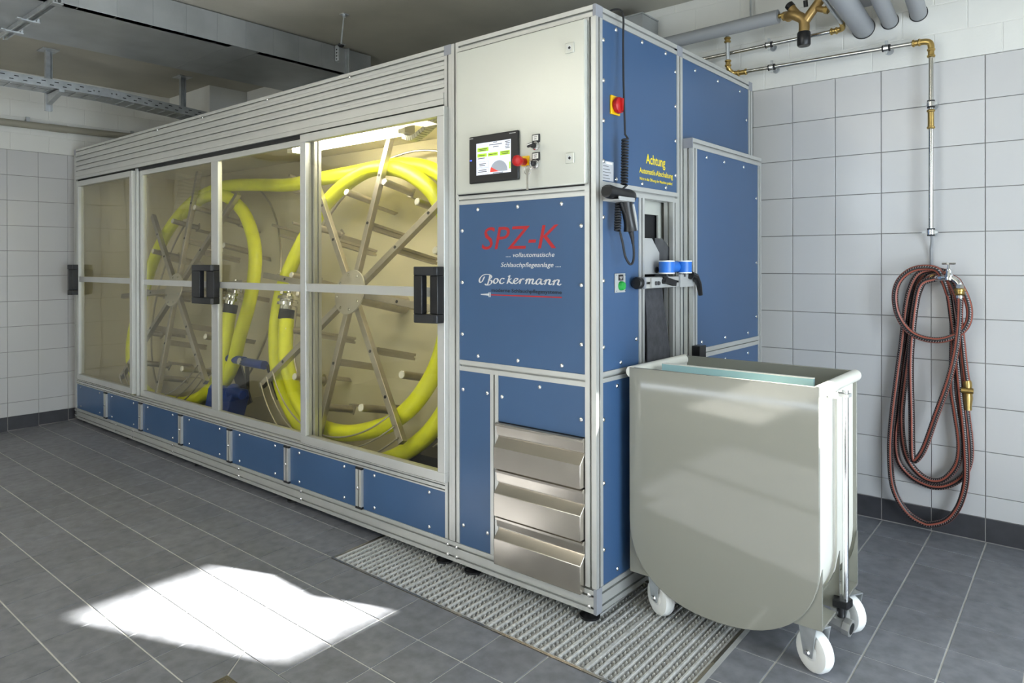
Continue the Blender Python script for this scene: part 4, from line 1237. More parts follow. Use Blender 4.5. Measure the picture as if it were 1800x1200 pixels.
# floor drain, only its far corner is in view
dr = thing('floor_drain', 'small square steel floor drain at the bottom edge near the sunlit tiles', 'drain', fpoint(-0.63, -1.02))
mb = MB()
for a in ((DX0, DX1, DY1 - 0.014, DY1), (DX0, DX1, DY0, DY0 + 0.014), (DX0, DX0 + 0.014, DY0 + 0.014, DY1 - 0.014), (DX1 - 0.014, DX1, DY0 + 0.014, DY1 - 0.014)):
    fbox(mb, *a, -0.004, 0.0015)
obj('drain_frame', mb, M_STEEL, dr, 0)
mb = MB(); fbox(mb, DX0 + 0.017, DX1 - 0.017, DY0 + 0.017, DY1 - 0.017, -0.004, 0.0005)
obj('drain_cover', mb, M_STEEL, dr, 0)
mb = MB()
for i in range(7):
    x = DX0 + 0.035 + 0.026 * i
    fbox(mb, x, x + 0.012, DY0 + 0.03, DY1 - 0.03, 0.0003, 0.0007)
obj('drain_slots', mb, M_SLOT, dr, 0)

# ================================================================== TUB TROLLEY
TX0, TX1, TY0, TY1 = 0.040, 0.680, 0.150, 0.571
TZ1, TZC, TZB = 0.875, 0.345, 0.079
tub = thing('tub_trolley', 'glossy ivory hose tub on white castors at the machine end', 'trolley', (0.36, 0.36, 0.01))
cxm, hw = (TX0 + TX1) / 2, (TX1 - TX0) / 2
def ushape(inset=0.0, ztop=TZ1, n=28):
    a = hw - inset
    b = TZC - TZB - inset
    pts = [(cxm - a, ztop)]
    for i in range(n + 1):
        t = math.pi + math.pi * i / n
        c_, s_ = math.cos(t), math.sin(t)
        e = 2 / 2.25
        pts.append((cxm + a * math.copysign(abs(c_) ** e, c_), TZC + b * math.copysign(abs(s_) ** e, s_)))
    pts.append((cxm + a, ztop))
    return pts
obj('front_plate', MB().prism(ushape(), (0, TY0, 0), EX, EZ, (0, 1, 0), 0.010), M_TUB, tub, 30, bevel=0.0025)
obj('rear_plate', MB().prism(ushape(), (0, TY1 - 0.010, 0), EX, EZ, (0, 1, 0), 0.010), M_TUB, tub, 30, bevel=0.002)
# trough skin between the plates
mb = MB()
o_, i_ = ushape(0.012, TZ1 - 0.004), ushape(0.020, TZ1 - 0.004)
ya, yb = TY0 + 0.0095, TY1 - 0.0095
A = [[mb.bm.verts.new((x, y, z)) for x, z in pl] for pl, y in ((o_, ya), (o_, yb), (i_, ya), (i_, yb))]
for k in range(len(o_) - 1):
    mb.bm.faces.new((A[0][k], A[0][k + 1], A[1][k + 1], A[1][k]))
    mb.bm.faces.new((A[2][k], A[3][k], A[3][k + 1], A[2][k + 1]))
for k in (0, len(o_) - 1):
    mb.bm.faces.new((A[0][k], A[1][k], A[3][k], A[2][k]))
obj('trough', mb, M_TUBIN, tub, 40)
for yr in (0.352,):
    obj('rib', MB().prism([(x + (0 if True else 0), z) for x, z in ushape(0.006, TZ1 - 0.03)] + ushape(0.014, TZ1 - 0.03)[::-1], (0, yr, 0), EX, EZ, (0, 1, 0), 0.010), M_TUBIN, tub, 0)
# rolled rims at both ends
for s, xr in ((-1, TX0 + 0.006), (1, TX1 - 0.006)):
    mb = MB().prism([(xr + 0.0195 * math.cos(a), TZ1 - 0.0165 + 0.0195 * math.sin(a)) for a in [i * math.pi / 10 for i in range(20)]], (0, TY0 + 0.0015, 0), EX, EZ, (0, 1, 0), TY1 - TY0 - 0.003)
    obj('rolled_rim', mb, M_TUBIN, tub, 40)
# wheel brackets: three gussets with a shelf at each end
def gusset(s, y, zb):
    xo = TX1 + 0.004 if s > 0 else TX0 - 0.004
    def xx(d): return xo - s * d
    pl = [(xx(0), 0.335), (xx(0), zb), (xx(0.165), zb + 0.0), ]
    # follow the curve of the trough
    us = [p for p in ushape(0.0) if (p[0] - cxm) * s > 0 and p[1] < 0.34]
    us.sort(key=lambda p: p[1])
    us = [p for p in us if p[1] > zb and (xo - p[0]) * s < 0.165]
    return MB().prism(pl + us, (0, y, 0), EX, EZ, (0, 1, 0), 0.008)
for s in (1, -1):
    for y in (TY0 + 0.0105, 0.338, TY1 - 0.0185):
        obj('bracket_plate', gusset(s, y, 0.152), M_TUB, tub, 0)
    xo = TX1 + 0.004 if s > 0 else TX0 - 0.004
    # shelf with a round cut-out for the valve
    mb = MB()
    yc = (TY0 + TY1) / 2
    pl = [(0.0, TY0 + 0.019)] + [(0.0, yc - 0.062)] + [(0.062 * math.sin(R(180 * i / 12)), yc - 0.062 * math.cos(R(180 * i / 12))) for i in range(1, 12)] + [(0.0, yc + 0.062), (0.0, TY1 - 0.019), (0.15, TY1 - 0.019), (0.15, TY0 + 0.019)]
    mb.prism([(xo - s * a, b) for a, b in pl], (0, 0, 0.152), EX, (0, 1, 0), EZ, 0.008)
    obj('bracket_shelf', mb, M_TUB, tub, 0)
    for y in (TY0 + 0.06, TY1 - 0.06):
        obj('shelf_bolt', MB().lathe([(0, 0.011), (0.004, 0.011), (0.006, 0.007)], (xo - s * 0.05, y, 0.160), EZ, 12), M_CHROME, tub)
def castor(x, y, ang, label=None):
    zf = fz(x, y)
    d = Vector((math.cos(ang), math.sin(ang), 0))       # rolling direction
    n = Vector((-math.sin(ang), math.cos(ang), 0))
    rw = 0.0625
    c = Vector((x, y, zf + rw))
    w = obj('castor', MB().lathe([(-0.019, 0.030), (-0.021, 0.047), (-0.017, 0.0585), (-0.008, 0.0625), (0.008, 0.0625), (0.017, 0.0585), (0.021, 0.047), (0.019, 0.030)], c, n, 36), M_NYLON, tub, 40)
    obj('wheel_hub', MB().lathe([(-0.026, 0.012), (-0.020, 0.026), (0.020, 0.026), (0.026, 0.012)], c, n, 20), M_NYLON, w)
    top = 0.151
    mb = MB()
    for s in (-1, 1):
        a = c + n * 0.028 * s
        pts = [(-0.016, -0.012), (0.016, -0.012), (0.030, top - c.z - 0.02), (0.034, top - c.z), (-0.040, top - c.z), (-0.034, top - c.z - 0.02)]
        mb.prism([(p + d.dot(Vector()) , q) for p, q in pts], a - n * 0.0015, d, EZ, n, 0.003)
    mb.prism([(-0.040, -0.0295), (0.034, -0.0295), (0.034, 0.0295), (-0.040, 0.0295)], (c.x, c.y, top - 0.004), d, n, EZ, 0.004)
    obj('castor_fork', mb, M_GALV, w, 0)
    obj('axle_nut', MB().lathe([(-0.036, 0.007), (-0.031, 0.010), (0.031, 0.010), (0.036, 0.007)], c, n, 8), M_CHROME, w)
for x, y in ((0.650, 0.205), (0.128, 0.215), (0.668, 0.500), (0.128, 0.50)):
    castor(x, y, R(-28))
# drain valve with the long lever rod
vz, vy = 0.120, 0.345
vb = obj('drain_valve', MB().lathe([(0.0, 0.020), (0.03, 0.020), (0.032, 0.026), (0.052, 0.026), (0.054, 0.022), (0.095, 0.024), (0.097, 0.027), (0.118, 0.027), (0.119, 0.021)], (0.605, vy, vz), (1, -0.12, -0.12), 8), M_NICKEL, tub, 20, label='nickel ball valve with long lever rod')
obj('valve_bore', MB().lathe([(0.1185, 0.018), (0.1195, 0.018)], (0.605, vy, vz), (1, -0.12, -0.12), 20), M_SLOT, vb, 0)
obj('valve_stem', MB().lathe([(0.0, 0.012), (0.05, 0.012)], (0.690, vy - 0.008, vz + 0.012), EZ, 14), M_BLACK, vb)
obj('lever_block', MB().prism([(-0.022, -0.03), (0.022, -0.03), (0.028, 0.01), (0.0, 0.034), (-0.028, 0.01)], (0.695, vy - 0.012, 0.170), EX, (0, 1, 0), EZ, 0.024), M_BLACK, vb, 0, bevel=0.003)
obj('lever_rod', MB().cyl((0.706, vy - 0.02, 0.185), (0.706, vy - 0.02, 0.845), 0.0095, 14), M_CHROME, vb)
obj('rod_hook', MB().lathe([(0, 0.012), (0.025, 0.010)], (0.672, vy - 0.07, 0.835), (1, 0, 0), 12), M_WHITE, tub)
obj('rod_guide', MB().box(0.680, 0.720, vy - 0.036, vy - 0.004, 0.825, 0.835), M_LGREY, tub, 0)

# board standing in the tub
bd = thing('divider_board', 'pale teal board standing lengthwise in the ivory tub', 'board', (0.36, 0.30, 0.7))
obj('board', MB().box(0.105, 0.628, 0.268, 0.282, 0.212, 0.8785), M_TEAL, bd, 0, bevel=0.001)
obj('board_edge', MB().box(0.105, 0.628, 0.2675, 0.2825, 0.8786, 0.8815), M_WHITE, bd, 0)

# ================================================================== BARCODE SCANNER on its bracket
br = obj('scanner_bracket', MB().box(0.0, 0.075, 0.000, 0.004, 1.462, 1.494).box(0.030, 0.075, 0.004, 0.10, 1.458, 1.462).box(0.071, 0.075, 0.004, 0.10, 1.462, 1.472).box(0.0, 0.03, -0.012, 0.0, 1.462, 1.494) if False else MB().box(0.0, 0.032, 0.040, 0.046, 1.455, 1.492).box(0.028, 0.092, 0.000, 0.102, 1.450, 1.455).box(0.088, 0.092, 0.000, 0.102, 1.455, 1.464), M_LGREY, mach, 0, bevel=0.001)
sc = thing('barcode_scanner', 'black handheld barcode scanner hanging on the blue side panel by its coiled cable', 'scanner', (0.06, 0.10, 1.35))
SX = 0.060
mb = MB()
mb.tube([(SX, -0.026, 1.472), (SX, 0.010, 1.474), (SX, 0.060, 1.475), (SX, 0.105, 1.473), (SX, 0.130, 1.468), (SX, 0.143, 1.462)], 0.02, 18, smooth_path=3, radii=None)
bm_ = mb
# taper the head by hand: wide window at the front, rounded back
ext = []
obj('scan_head', MB().lathe([(0, 0.021), (0.012, 0.0235), (0.06, 0.021), (0.10, 0.0225), (0.135, 0.026), (0.155, 0.024), (0.168, 0.016), (0.172, 0.006)], (SX, -0.028, 1.480), (0, 1, -0.06), 22), M_BLACK, sc)
mb.bm.free()
obj('scan_window', MB().box(SX - 0.017, SX + 0.017, -0.0300, -0.0282, 1.466, 1.494), M_SLOT, sc, 0)
obj('grip', MB().tube([(SX, 0.092, 1.462), (SX, 0.100, 1.435), (SX, 0.113, 1.400), (SX, 0.122, 1.372), (SX, 0.125, 1.352)], 0.02, 16, smooth_path=4, radii=[0.0235 - 0.004 * math.sin(math.pi * min(1, i / 16)) for i in range(17)]), M_BLACK, sc)
obj('trigger', MB().bar((SX, 0.068, 1.452), (SX, 0.090, 1.415), 0.014, 0.010, (1, 0, 0)), M_BLACK, sc, 0, bevel=0.003)
obj('grip_stripe', MB().tube([(SX + 0.017, 0.112, 1.445), (SX + 0.018, 0.125, 1.41), (SX + 0.017, 0.136, 1.375), (SX + 0.016, 0.139, 1.355)], 0.0055, 8, smooth_path=3), M_LGREY, sc)
obj('cable_boot', MB().tube([(SX, 0.130, 1.352), (SX, 0.139, 1.330), (SX, 0.144, 1.308)], 0.007, 10, radii=[0.010, 0.007, 0.005]), M_BLACKR, sc)
cab = [(SX, 0.143, 1.318), (SX, 0.150, 1.275), (SX, 0.143, 1.245), (SX - 0.004, 0.128, 1.238), (SX - 0.010, 0.108, 1.265), (SX - 0.014, 0.098, 1.31), (SX - 0.020, 0.092, 1.345)]
obj('cable', MB().tube(cab, 0.0042, 10, smooth_path=6), M_BLACKR, sc)
# coil: upper stretch above the scanner and lower stretch behind the grip, then straight to the roof
def coil(p0, p1, turns, rc):
    p0, p1 = Vector(p0), Vector(p1)
    d = p1 - p0
    e1 = d.normalized().orthogonal().normalized(); e2 = d.normalized().cross(e1)
    n = turns * 12
    return [p0 + d * (i / n) + (e1 * math.cos(2 * math.pi * i / 12) + e2 * math.sin(2 * math.pi * i / 12)) * rc for i in range(n + 1)]
lo = coil((SX - 0.026, 0.083, 1.352), (SX - 0.024, 0.086, 1.45), 11, 0.0095)
mid = [Vector((SX - 0.030, 0.105, 1.478)), Vector((SX - 0.026, 0.122, 1.502))]
hi = coil((SX - 0.024, 0.126, 1.515), (SX - 0.018, 0.122, 1.675), 16, 0.0105)
upc = spline([Vector((SX - 0.018, 0.122, 1.69)), Vector((SX - 0.030, 0.133, 1.85)), Vector((SX - 0.036, 0.140, 2.02)), Vector((SX - 0.036, 0.142, 2.10)), Vector((SX - 0.044, 0.140, 2.132)), Vector((SX - 0.070, 0.132, 2.140)), Vector((SX - 0.12, 0.12, 2.128)), Vector((SX - 0.22, 0.12, 2.123))], 6)
obj('cable', MB().tube(cab[-1:] + lo, 0.0036, 8), M_BLACKR, sc)
obj('cable', MB().tube([lo[-1]] + mid + hi + upc, 0.0036, 8), M_BLACKR, sc)

# ================================================================== WALL TAP AND GARDEN HOSE
tap = thing('water_tap', 'chrome water tap on the white tiled wall with the brown hose', 'tap', (0.78, 1.5, 1.18))
TY = 1.470
obj('wall_fitting', MB().lathe([(0, 0.020), (0.03, 0.020), (0.034, 0.016), (0.06, 0.016)], (0.735, 1.569, 1.172), (0.35, -1, 0), 14), M_BRASS, tap)
obj('tap_body', MB().tube([(0.752, 1.515, 1.172), (0.785, TY, 1.174), (0.818, TY - 0.01, 1.176)], 0.012, 14, smooth_path=4).lathe([(0, 0.017), (0.02, 0.017), (0.026, 0.013), (0.046, 0.011)], (0.820, TY - 0.01, 1.166), EZ, 12).tube([(0.818, TY - 0.01, 1.180), (0.842, TY - 0.012, 1.168), (0.857, TY - 0.012, 1.150), (0.860, TY - 0.012, 1.138)], 0.0125, 14, smooth_path=4).lathe([(0, 0.016), (0.016, 0.016)], (0.860, TY - 0.012, 1.148), (0, 0, -1), 6), M_CHROME, tap)
obj('tap_handle', MB().lathe([(0, 0.006), (0.020, 0.005)], (0.820, TY - 0.01, 1.212), EZ, 10).cyl((0.795, TY - 0.01, 1.236), (0.846, TY - 0.01, 1.236), 0.0045, 8).cyl((0.820, TY - 0.035, 1.236), (0.820, TY + 0.015, 1.236), 0.0045, 8), M_CHROME, tap)
obj('hose_connector', MB().lathe([(0, 0.017), (0.004, 0.021), (0.012, 0.021), (0.014, 0.018), (0.022, 0.018), (0.024, 0.021), (0.030, 0.016)], (0.860, TY - 0.012, 1.132), (0, 0, -1), 16), M_BRASS, tap)

gh = thing('garden_hose', 'brown garden hose with black stripe looped over the tap, brass nozzle', 'hose', (0.75, 1.5, 0.1))
small = [(0.858, 1.150), (0.880, 1.100), (0.893, 1.045), (0.889, 0.992), (0.866, 0.950), (0.825, 0.921), (0.772, 0.906), (0.707, 0.916), (0.658, 0.951), (0.624, 1.013), (0.613, 1.090), (0.627, 1.154), (0.667, 1.200), (0.718, 1.218), (0.773, 1.211)]
l1 = [(0.8045, 1.199), (0.751, 1.208), (0.696, 1.188), (0.663, 1.116), (0.645, 1.014), (0.633, 0.886), (0.617, 0.757), (0.596, 0.575), (0.585, 0.418), (0.591, 0.265), (0.617, 0.180), (0.662, 0.1215), (0.717, 0.0965), (0.750, 0.099), (0.804, 0.129), (0.846, 0.193), (0.871, 0.283), (0.877, 0.369), (0.871, 0.514), (0.856, 0.6825), (0.842, 0.852), (0.8275, 0.998), (0.811, 1.12), (0.783, 1.189)]
l2 = [(0.734, 1.198), (0.690, 1.155), (0.667, 1.040), (0.649, 0.887), (0.631, 0.758), (0.615, 0.577), (0.601, 0.447), (0.612, 0.346), (0.655, 0.290), (0.7065, 0.2625), (0.761, 0.256), (0.814, 0.277), (0.860, 0.3225), (0.883, 0.383), (0.887, 0.468), (0.873, 0.612), (0.861, 0.756)]
l3 = [(0.844, 0.901), (0.830, 1.035), (0.811, 1.132), (0.7726, 1.1885), (0.729, 1.178), (0.694, 1.1045), (0.676, 0.990), (0.663, 0.888), (0.635, 0.6565), (0.628, 0.528), (0.640, 0.402), (0.673, 0.332), (0.724, 0.291), (0.772, 0.290), (0.810, 0.320), (0.844, 0.383), (0.852, 0.475), (0.836, 0.607), (0.825, 0.703), (0.827, 0.851), (0.828, 0.99), (0.815, 1.10)]
l4 = [(0.765, 1.170), (0.712, 1.143), (0.6895, 1.041), (0.676, 0.889), (0.6715, 0.762), (0.676, 0.585), (0.678, 0.434), (0.683, 0.377), (0.700, 0.384), (0.729, 0.442), (0.772, 0.586), (0.815, 0.727), (0.842, 0.852), (0.856, 0.97), (0.860, 1.06), (0.860, 1.105)]
# the hose lies in front of the wall, each loop a little further out than the one before
def lay(pts, y0, y1):
    n = len(pts)
    return [Vector((x, y0 + (y1 - y0) * i / max(1, n - 1), z)) for i, (x, z) in enumerate(pts)]
path = lay(l2[::-1] + l1[::-1][:0], 1.545, 1.535)
tail = [Vector((0.8812, 1.500, 0.729)), Vector((0.873, 1.492, 0.806)), Vector((0.865, 1.486, 0.902)), Vector((0.857, 1.484, 0.999)), Vector((0.848, 1.49, 1.08)), Vector((0.820, 1.492, 1.16)), Vector((0.783, 1.485, 1.189))]
main = tail + lay(l1[::-1][1:], 1.500, 1.520) + lay(l2, 1.540, 1.545) + lay(l3, 1.545, 1.535) + [Vector((0.80, 1.52, 1.155))] + lay(small[::-1][1:], 1.475, 1.462)
main = tail + lay(l1[::-1][1:], 1.500, 1.522)
obj('hose', MB().tube(main, 0.0130, 14, smooth_path=5), M_GHOSE, gh, 60)
obj('hose', MB().tube([main[-1]] + lay(l2, 1.545, 1.540) + lay(l3[:9], 1.538, 1.530) + lay(l3[9:], 1.528, 1.505), 0.0130, 14, smooth_path=5), M_GHOSE, gh, 60)
obj('hose', MB().tube([Vector((0.815, 1.500, 1.10)), Vector((0.795, 1.487, 1.17))] + lay(small[::-1], 1.475, 1.468) + [Vector((0.845, 1.492, 1.165)), Vector((0.81, 1.50, 1.182))] + lay(l4, 1.495, TY - 0.012), 0.0130, 14, smooth_path=5), M_GHOSE, gh, 60)
obj('hose_clamp', MB().lathe([(0, 0.0145), (0.012, 0.0145)], (0.860, TY - 0.012, 1.090), EZ, 14), M_CHROME, gh)
nz = obj('spray_nozzle', MB().lathe([(0, 0.014), (0.01, 0.017), (0.03, 0.017), (0.034, 0.013), (0.05, 0.013), (0.055, 0.018), (0.075, 0.019), (0.11, 0.014), (0.125, 0.014)], (0.8815, 1.500, 0.742), (0.02, 0, -1), 18).cyl((0.862, 1.490, 0.70), (0.905, 1.490, 0.70), 0.012, 12), M_BRASS, gh, label='brass spray nozzle')

# ================================================================== PIPES ON THE BACK WALL
def clamp(parent, p, ax, r):
    p, ax = Vector(p), Vector(ax).normalized()
    q = obj('pipe_clamp', MB().lathe([(-0.010, r + 0.0075), (0.010, r + 0.0075)], p, ax, 18), M_CHROME, parent, label='chrome pipe clamp')
    e = ax.cross(Vector((0, 1, 0))).normalized()
    obj('clamp_rubber', MB().lathe([(-0.0165, r + 0.0055), (0.0165, r + 0.0055)], p, ax, 18), M_BLACKR, q)
    obj('clamp_lug', MB().bar(p + e * (r + 0.005), p + e * (r + 0.024), 0.013, 0.010, ax).bar(p - e * (r + 0.005), p - e * (r + 0.016), 0.013, 0.010, ax), M_GALV, q, 0)
    obj('clamp_stud', MB().cyl(p + Vector((0, r, 0)), (p.x, YB - 0.005, p.z), 0.005, 8).lathe([(0, 0.018), (0.004, 0.016)], (p.x, YB - 0.0045, p.z), (0, -1, 0), 16), M_GALV, q)
def fitting(parent, p, ax, L=0.045, r=0.0125):
    obj('press_fitting', MB().lathe([(0, r), (0.004, r + 0.004), (0.009, r + 0.004), (0.012, r), (L - 0.012, r), (L - 0.009, r + 0.004), (L - 0.004, r + 0.004), (L, r)], p, ax, 16), M_BRASS, parent)
wp = thing('water_pipe', 'thin steel water pipe running along the back wall and down to the tap', 'pipe', (0.75, 1.5, 1.4))
py = 1.50
obj('pipe', MB().cyl((-0.085, py, 2.213), (0.722, py, 2.204), 0.0095, 14), M_PIPES, wp)
obj('pipe', MB().cyl((0.7495, py, 2.172), (0.7485, py, 1.372), 0.0095, 14), M_PIPES, wp)
obj('elbow', MB().tube([(0.705, py, 2.2045), (0.728, py, 2.203), (0.744, py, 2.195), (0.7495, py, 2.178), (0.7495, py, 2.158)], 0.0135, 14, smooth_path=4), M_BRASS, wp)
fitting(wp, (0.676, py, 2.2045), (1, 0, 0), 0.035); fitting(wp, (0.7495, py, 2.170), (0, 0, -1), 0.04)
fitting(wp, (0.7485, py, 1.905), (0, 0, -1), 0.085)
fitting(wp, (-0.115, py, 2.2115), (1, 0, 0), 0.05)
obj('elbow', MB().tube([(-0.152, 1.47, 2.255), (-0.150, 1.475, 2.232), (-0.135, py, 2.216), (-0.10, py, 2.212)], 0.012, 12, smooth_path=4), M_BRASS, wp)
obj('pipe', MB().cyl((-0.152, 1.47, 2.25), (-0.152, 1.46, 2.40), 0.0095, 12), M_GALV, wp)
fitting(wp, (-0.152, 1.469, 2.245), (0, 0, 1), 0.035); fitting(wp, (-0.152, 1.462, 2.365), (0, 0, 1), 0.03)
for x in (0.060, 0.574): clamp(wp, (x, py, 2.2125 - 0.011 * (x + 0.085)), (1, 0, 0), 0.0095)
for z in (1.928, 1.372): clamp(wp, (0.7487, py, z), (0, 0, 1), 0.0095)
ct = thing('tracing_cable', 'thin grey cable running down the tile joint from the pipe end to the tap', 'cable', (0.74, 1.53, 1.25))
obj('cable', MB().tube([(0.7485, 1.505, 1.375), (0.748, 1.525, 1.34), (0.742, 1.545, 1.30), (0.741, 1.555, 1.25), (0.741, 1.56, 1.19)], 0.006, 8, smooth_path=4), M_PIPEG, ct)
up_ = thing('upper_water_pipe', 'upper one of the two thin horizontal steel pipes on the back wall', 'pipe', (0.0, 1.5, 2.32))
obj('pipe', MB().cyl((-0.42, py, 2.318), (0.36, py, 2.329), 0.0095, 14), M_PIPES, up_)
fitting(up_, (0.335, py, 2.3287), (1, 0, 0), 0.035)
obj('elbow', MB().tube([(0.365, py, 2.329), (0.388, py - 0.004, 2.331), (0.396, py - 0.022, 2.338), (0.398, py - 0.045, 2.346)], 0.0125, 12, smooth_path=4), M_BRASS, up_)
obj('pipe', MB().cyl((0.397, py - 0.04, 2.345), (0.374, 1.10, 2.43), 0.0095, 12), M_GALV, up_)
clamp(up_, (0.047, py, 2.3245), (1, 0, 0), 0.0095)

bp = thing('insulated_pipe', 'thick grey insulated pipe along the back wall leading to the bronze valve', 'pipe', (-0.3, 1.44, 2.41))
obj('insulation', MB().cyl((-1.6, 1.43, 2.40), (0.118, 1.43, 2.432), 0.033, 24), M_PIPEG, bp)
obj('pipe_stub', MB().cyl((0.11, 1.43, 2.432), (0.138, 1.43, 2.433), 0.011, 12), M_BRASS, bp)
for i, (x0, z0, r_, lab) in enumerate(((0.464, 2.335, 0.047, 'leftmost and thickest of the three grey pipes entering the back wall'), (0.575, 2.343, 0.034, 'middle one of the three grey pipes entering the back wall'), (0.690, 2.353, 0.034, 'rightmost of the three grey pipes entering the back wall'))):
    t = thing('wall_duct_pipe', lab, 'pipe', (x0, 1.56, z0), 'grey pipes entering the back wall')
    obj('insulation', MB().cyl((x0, YB - 0.001, z0), (x0 + (0.03, 0.06, 0.075)[i], 0.70, z0 + 0.05), r_, 24), M_PIPEG, t)
    obj('wall_rosette', MB().lathe([(0, r_ + 0.005), (0.004, r_ + 0.004)], (x0, YB + 0.001, z0), (0, -1, 0), 28), M_BLACKR, t)
g2 = thing('pipe_jacket', 'short grey insulation jacket behind the pipe valve under the ceiling', 'pipe', (0.5, 1.42, 2.42))
obj('insulation', MB().cyl((0.466, 1.40, 2.412), (0.60, 1.42, 2.425), 0.036, 20), M_PIPEG, g2)
# the bronze backflow valve
vv = thing('bronze_valve', 'bronze pipe valve with a black drain cap hanging under the grey pipe', 'valve', (0.24, 1.40, 2.35))
yv = 1.40
mb = MB()
mb.tube([(0.165, 1.42, 2.415), (0.195, yv, 2.415), (0.240, yv, 2.385), (0.248, yv, 2.350), (0.246, yv, 2.318)], 0.024, 16, smooth_path=4, radii=None)
mb.tube([(0.248, yv, 2.365), (0.275, yv, 2.40), (0.300, yv, 2.43), (0.335, yv, 2.47)], 0.021, 16, smooth_path=4)
mb.tube([(0.235, yv, 2.39), (0.205, yv, 2.425), (0.185, yv, 2.455)], 0.019, 14, smooth_path=3)
mb.tube([(0.295, yv, 2.425), (0.325, yv - 0.01, 2.408), (0.350, yv - 0.012, 2.398)], 0.014, 12, smooth_path=3)
obj('valve_body', mb, M_BRONZE, vv, 40)
obj('union_nut', MB().lathe([(0, 0.021), (0.03, 0.021)], (0.142, 1.425, 2.425), (1, -0.2, -0.1), 6).lathe([(0, 0.018), (0.018, 0.018)], (0.342, yv - 0.01, 2.402), (1, -0.1, -0.4), 6), M_BRASS, vv)
obj('drain_cap', MB().lathe([(0, 0.027), (0.006, 0.030), (0.06, 0.030), (0.066, 0.026)], (0.246, yv, 2.322), (0, 0, -1), 24), M_BLACK, vv)
obj('valve_cap', MB().lathe([(0, 0.021), (0.022, 0.021), (0.026, 0.016)], (0.190, yv, 2.448), (-0.6, 0, 0.8), 16), M_BLACK, vv)
obj('test_plug', MB().lathe([(0, 0.010), (0.03, 0.010)], (0.262, yv - 0.02, 2.43), (0, -0.3, 1), 10), M_BLACK, vv)
obj('stop_cock', MB().lathe([(0, 0.016), (0.02, 0.016), (0.022, 0.022), (0.05, 0.022), (0.052, 0.016), (0.085, 0.016)], (0.365, yv, 2.405), (1, 0.05, 0.08), 14), M_CHROME, vv)
obj('cock_lever', MB().bar((0.405, yv - 0.03, 2.385), (0.475, yv - 0.03, 2.388), 0.012, 0.006), M_BLACK, vv, 0)
bx = thing('wall_box', 'grey sheet metal duct box above the machine top at the back wall', 'duct', (-0.6, 1.5, 2.5))
obj('casing', MB().box(-1.25, -0.600, 1.385, YB - 0.003, 2.30, 2.598), M_DUCT, bx, 0, bevel=0.002)
obj('casing_lid', MB().box(-1.252, -0.598, 1.383, YB - 0.003, 2.598, 2.606), M_DUCT, bx, 0)
rod = thing('threaded_rod', 'thin threaded rod hanging from the ceiling behind the grey insulated pipe', 'rod', (-0.06, 1.52, ZC))
obj('rod', MB().cyl((-0.06, 1.535, ZC), (-0.06, 1.535, 2.45), 0.005, 8), M_GALV, rod)

# ================================================================== UNDER THE CEILING, LEFT
dt = thing('air_duct', 'wide galvanised sheet metal air duct running under the ceiling above the machine', 'duct', (-2.9, -0.5, 2.58))
DXL, DXR, DZ0, DZ1 = -3.27, -2.53, 2.50, 2.662
y = -3.2
k = 0
while y < 1.05:
    e = min(y + 0.1765, 1.075)
    mb = MB().box(DXR - 0.05, DXR, y + 0.0006, e - 0.0006, DZ0, DZ1)
    # diagonal crease on the flank
    obj('duct_section', mb, M_DUCT, dt, 0, bevel=0.0012)
    y = e; k += 1
obj('duct_body', MB().box(DXL, DXR - 0.002, -3.2, 0.07, DZ0, DZ1 - 0.003).box(DXL, DXR - 0.002, 0.072, 0.24, DZ0 + 0.0005, DZ1 - 0.003).box(DXL, DXR - 0.002, 0.242, 1.07, DZ0, DZ1 - 0.003), M_DUCT, dt, 0)
obj('duct_flange', MB().box(DXR, DXR + 0.014, 0.860, 0.885, DZ0 - 0.006, DZ1).box(DXL, DXR, 0.860, 0.885, DZ0 - 0.006, DZ0).box(DXR, DXR + 0.018, 0.874, 0.884, DZ0 - 0.012, DZ1 + 0.004), M_GALV, dt, 0)
# support rail under the duct
rl = thing('support_rail', 'galvanised channel rail carrying the air duct, at the top left corner of the picture', 'rail', (-2.9, -0.84, 2.48))
mb = MB().prism([(-0.020, 0), (0.020, 0), (0.020, 0.022), (0.012, 0.022), (0.012, 0.018), (0.016, 0.018), (0.016, 0.004), (-0.016, 0.004), (-0.016, 0.018), (-0.012, 0.018), (-0.012, 0.022), (-0.020, 0.022)], (-3.32, -0.842, 2.4985), (0, 1, 0), (0, 0, -1), (1, 0, 0), 0.86)
obj('channel_rail', mb, M_GALV, rl, 0)
for x in (-3.12, -2.86):
    obj('rail_bracket', MB().box(x - 0.012, x + 0.012, -0.885, -0.800, 2.470, 2.4765).box(x - 0.008, x + 0.008, -0.812, -0.802, 2.4765, 2.4985).box(x - 0.004, x + 0.03, -0.905, -0.885, 2.470, 2.474), M_GALV, rl, 0)
obj('hanger', MB().cyl((-2.475, -0.842, 2.47), (-2.475, -0.842, ZC), 0.005, 8).box(-2.50, -2.452, -0.865, -0.82, 2.466, 2.472), M_GALV, rl)
obj('hanger', MB().cyl((-3.30, -0.842, 2.47), (-3.30, -0.842, ZC), 0.005, 8), M_GALV, rl)
hr = thing('duct_hanger', 'threaded rod with a black sound absorber and perforated bracket hanging beside the duct', 'hanger', (-2.02, 0.46, ZC))
obj('rod', MB().cyl((-2.015, 0.468, ZC), (-2.02, 0.450, 2.49), 0.0045, 8), M_GALV, hr)
obj('anchor_plate', MB().box(-2.035, -1.995, 0.45, 0.49, ZC - 0.006, ZC - 0.0005).cyl((-2.015, 0.468, ZC - 0.02), (-2.015, 0.468, ZC - 0.005), 0.009, 8), M_GALV, hr, 0)
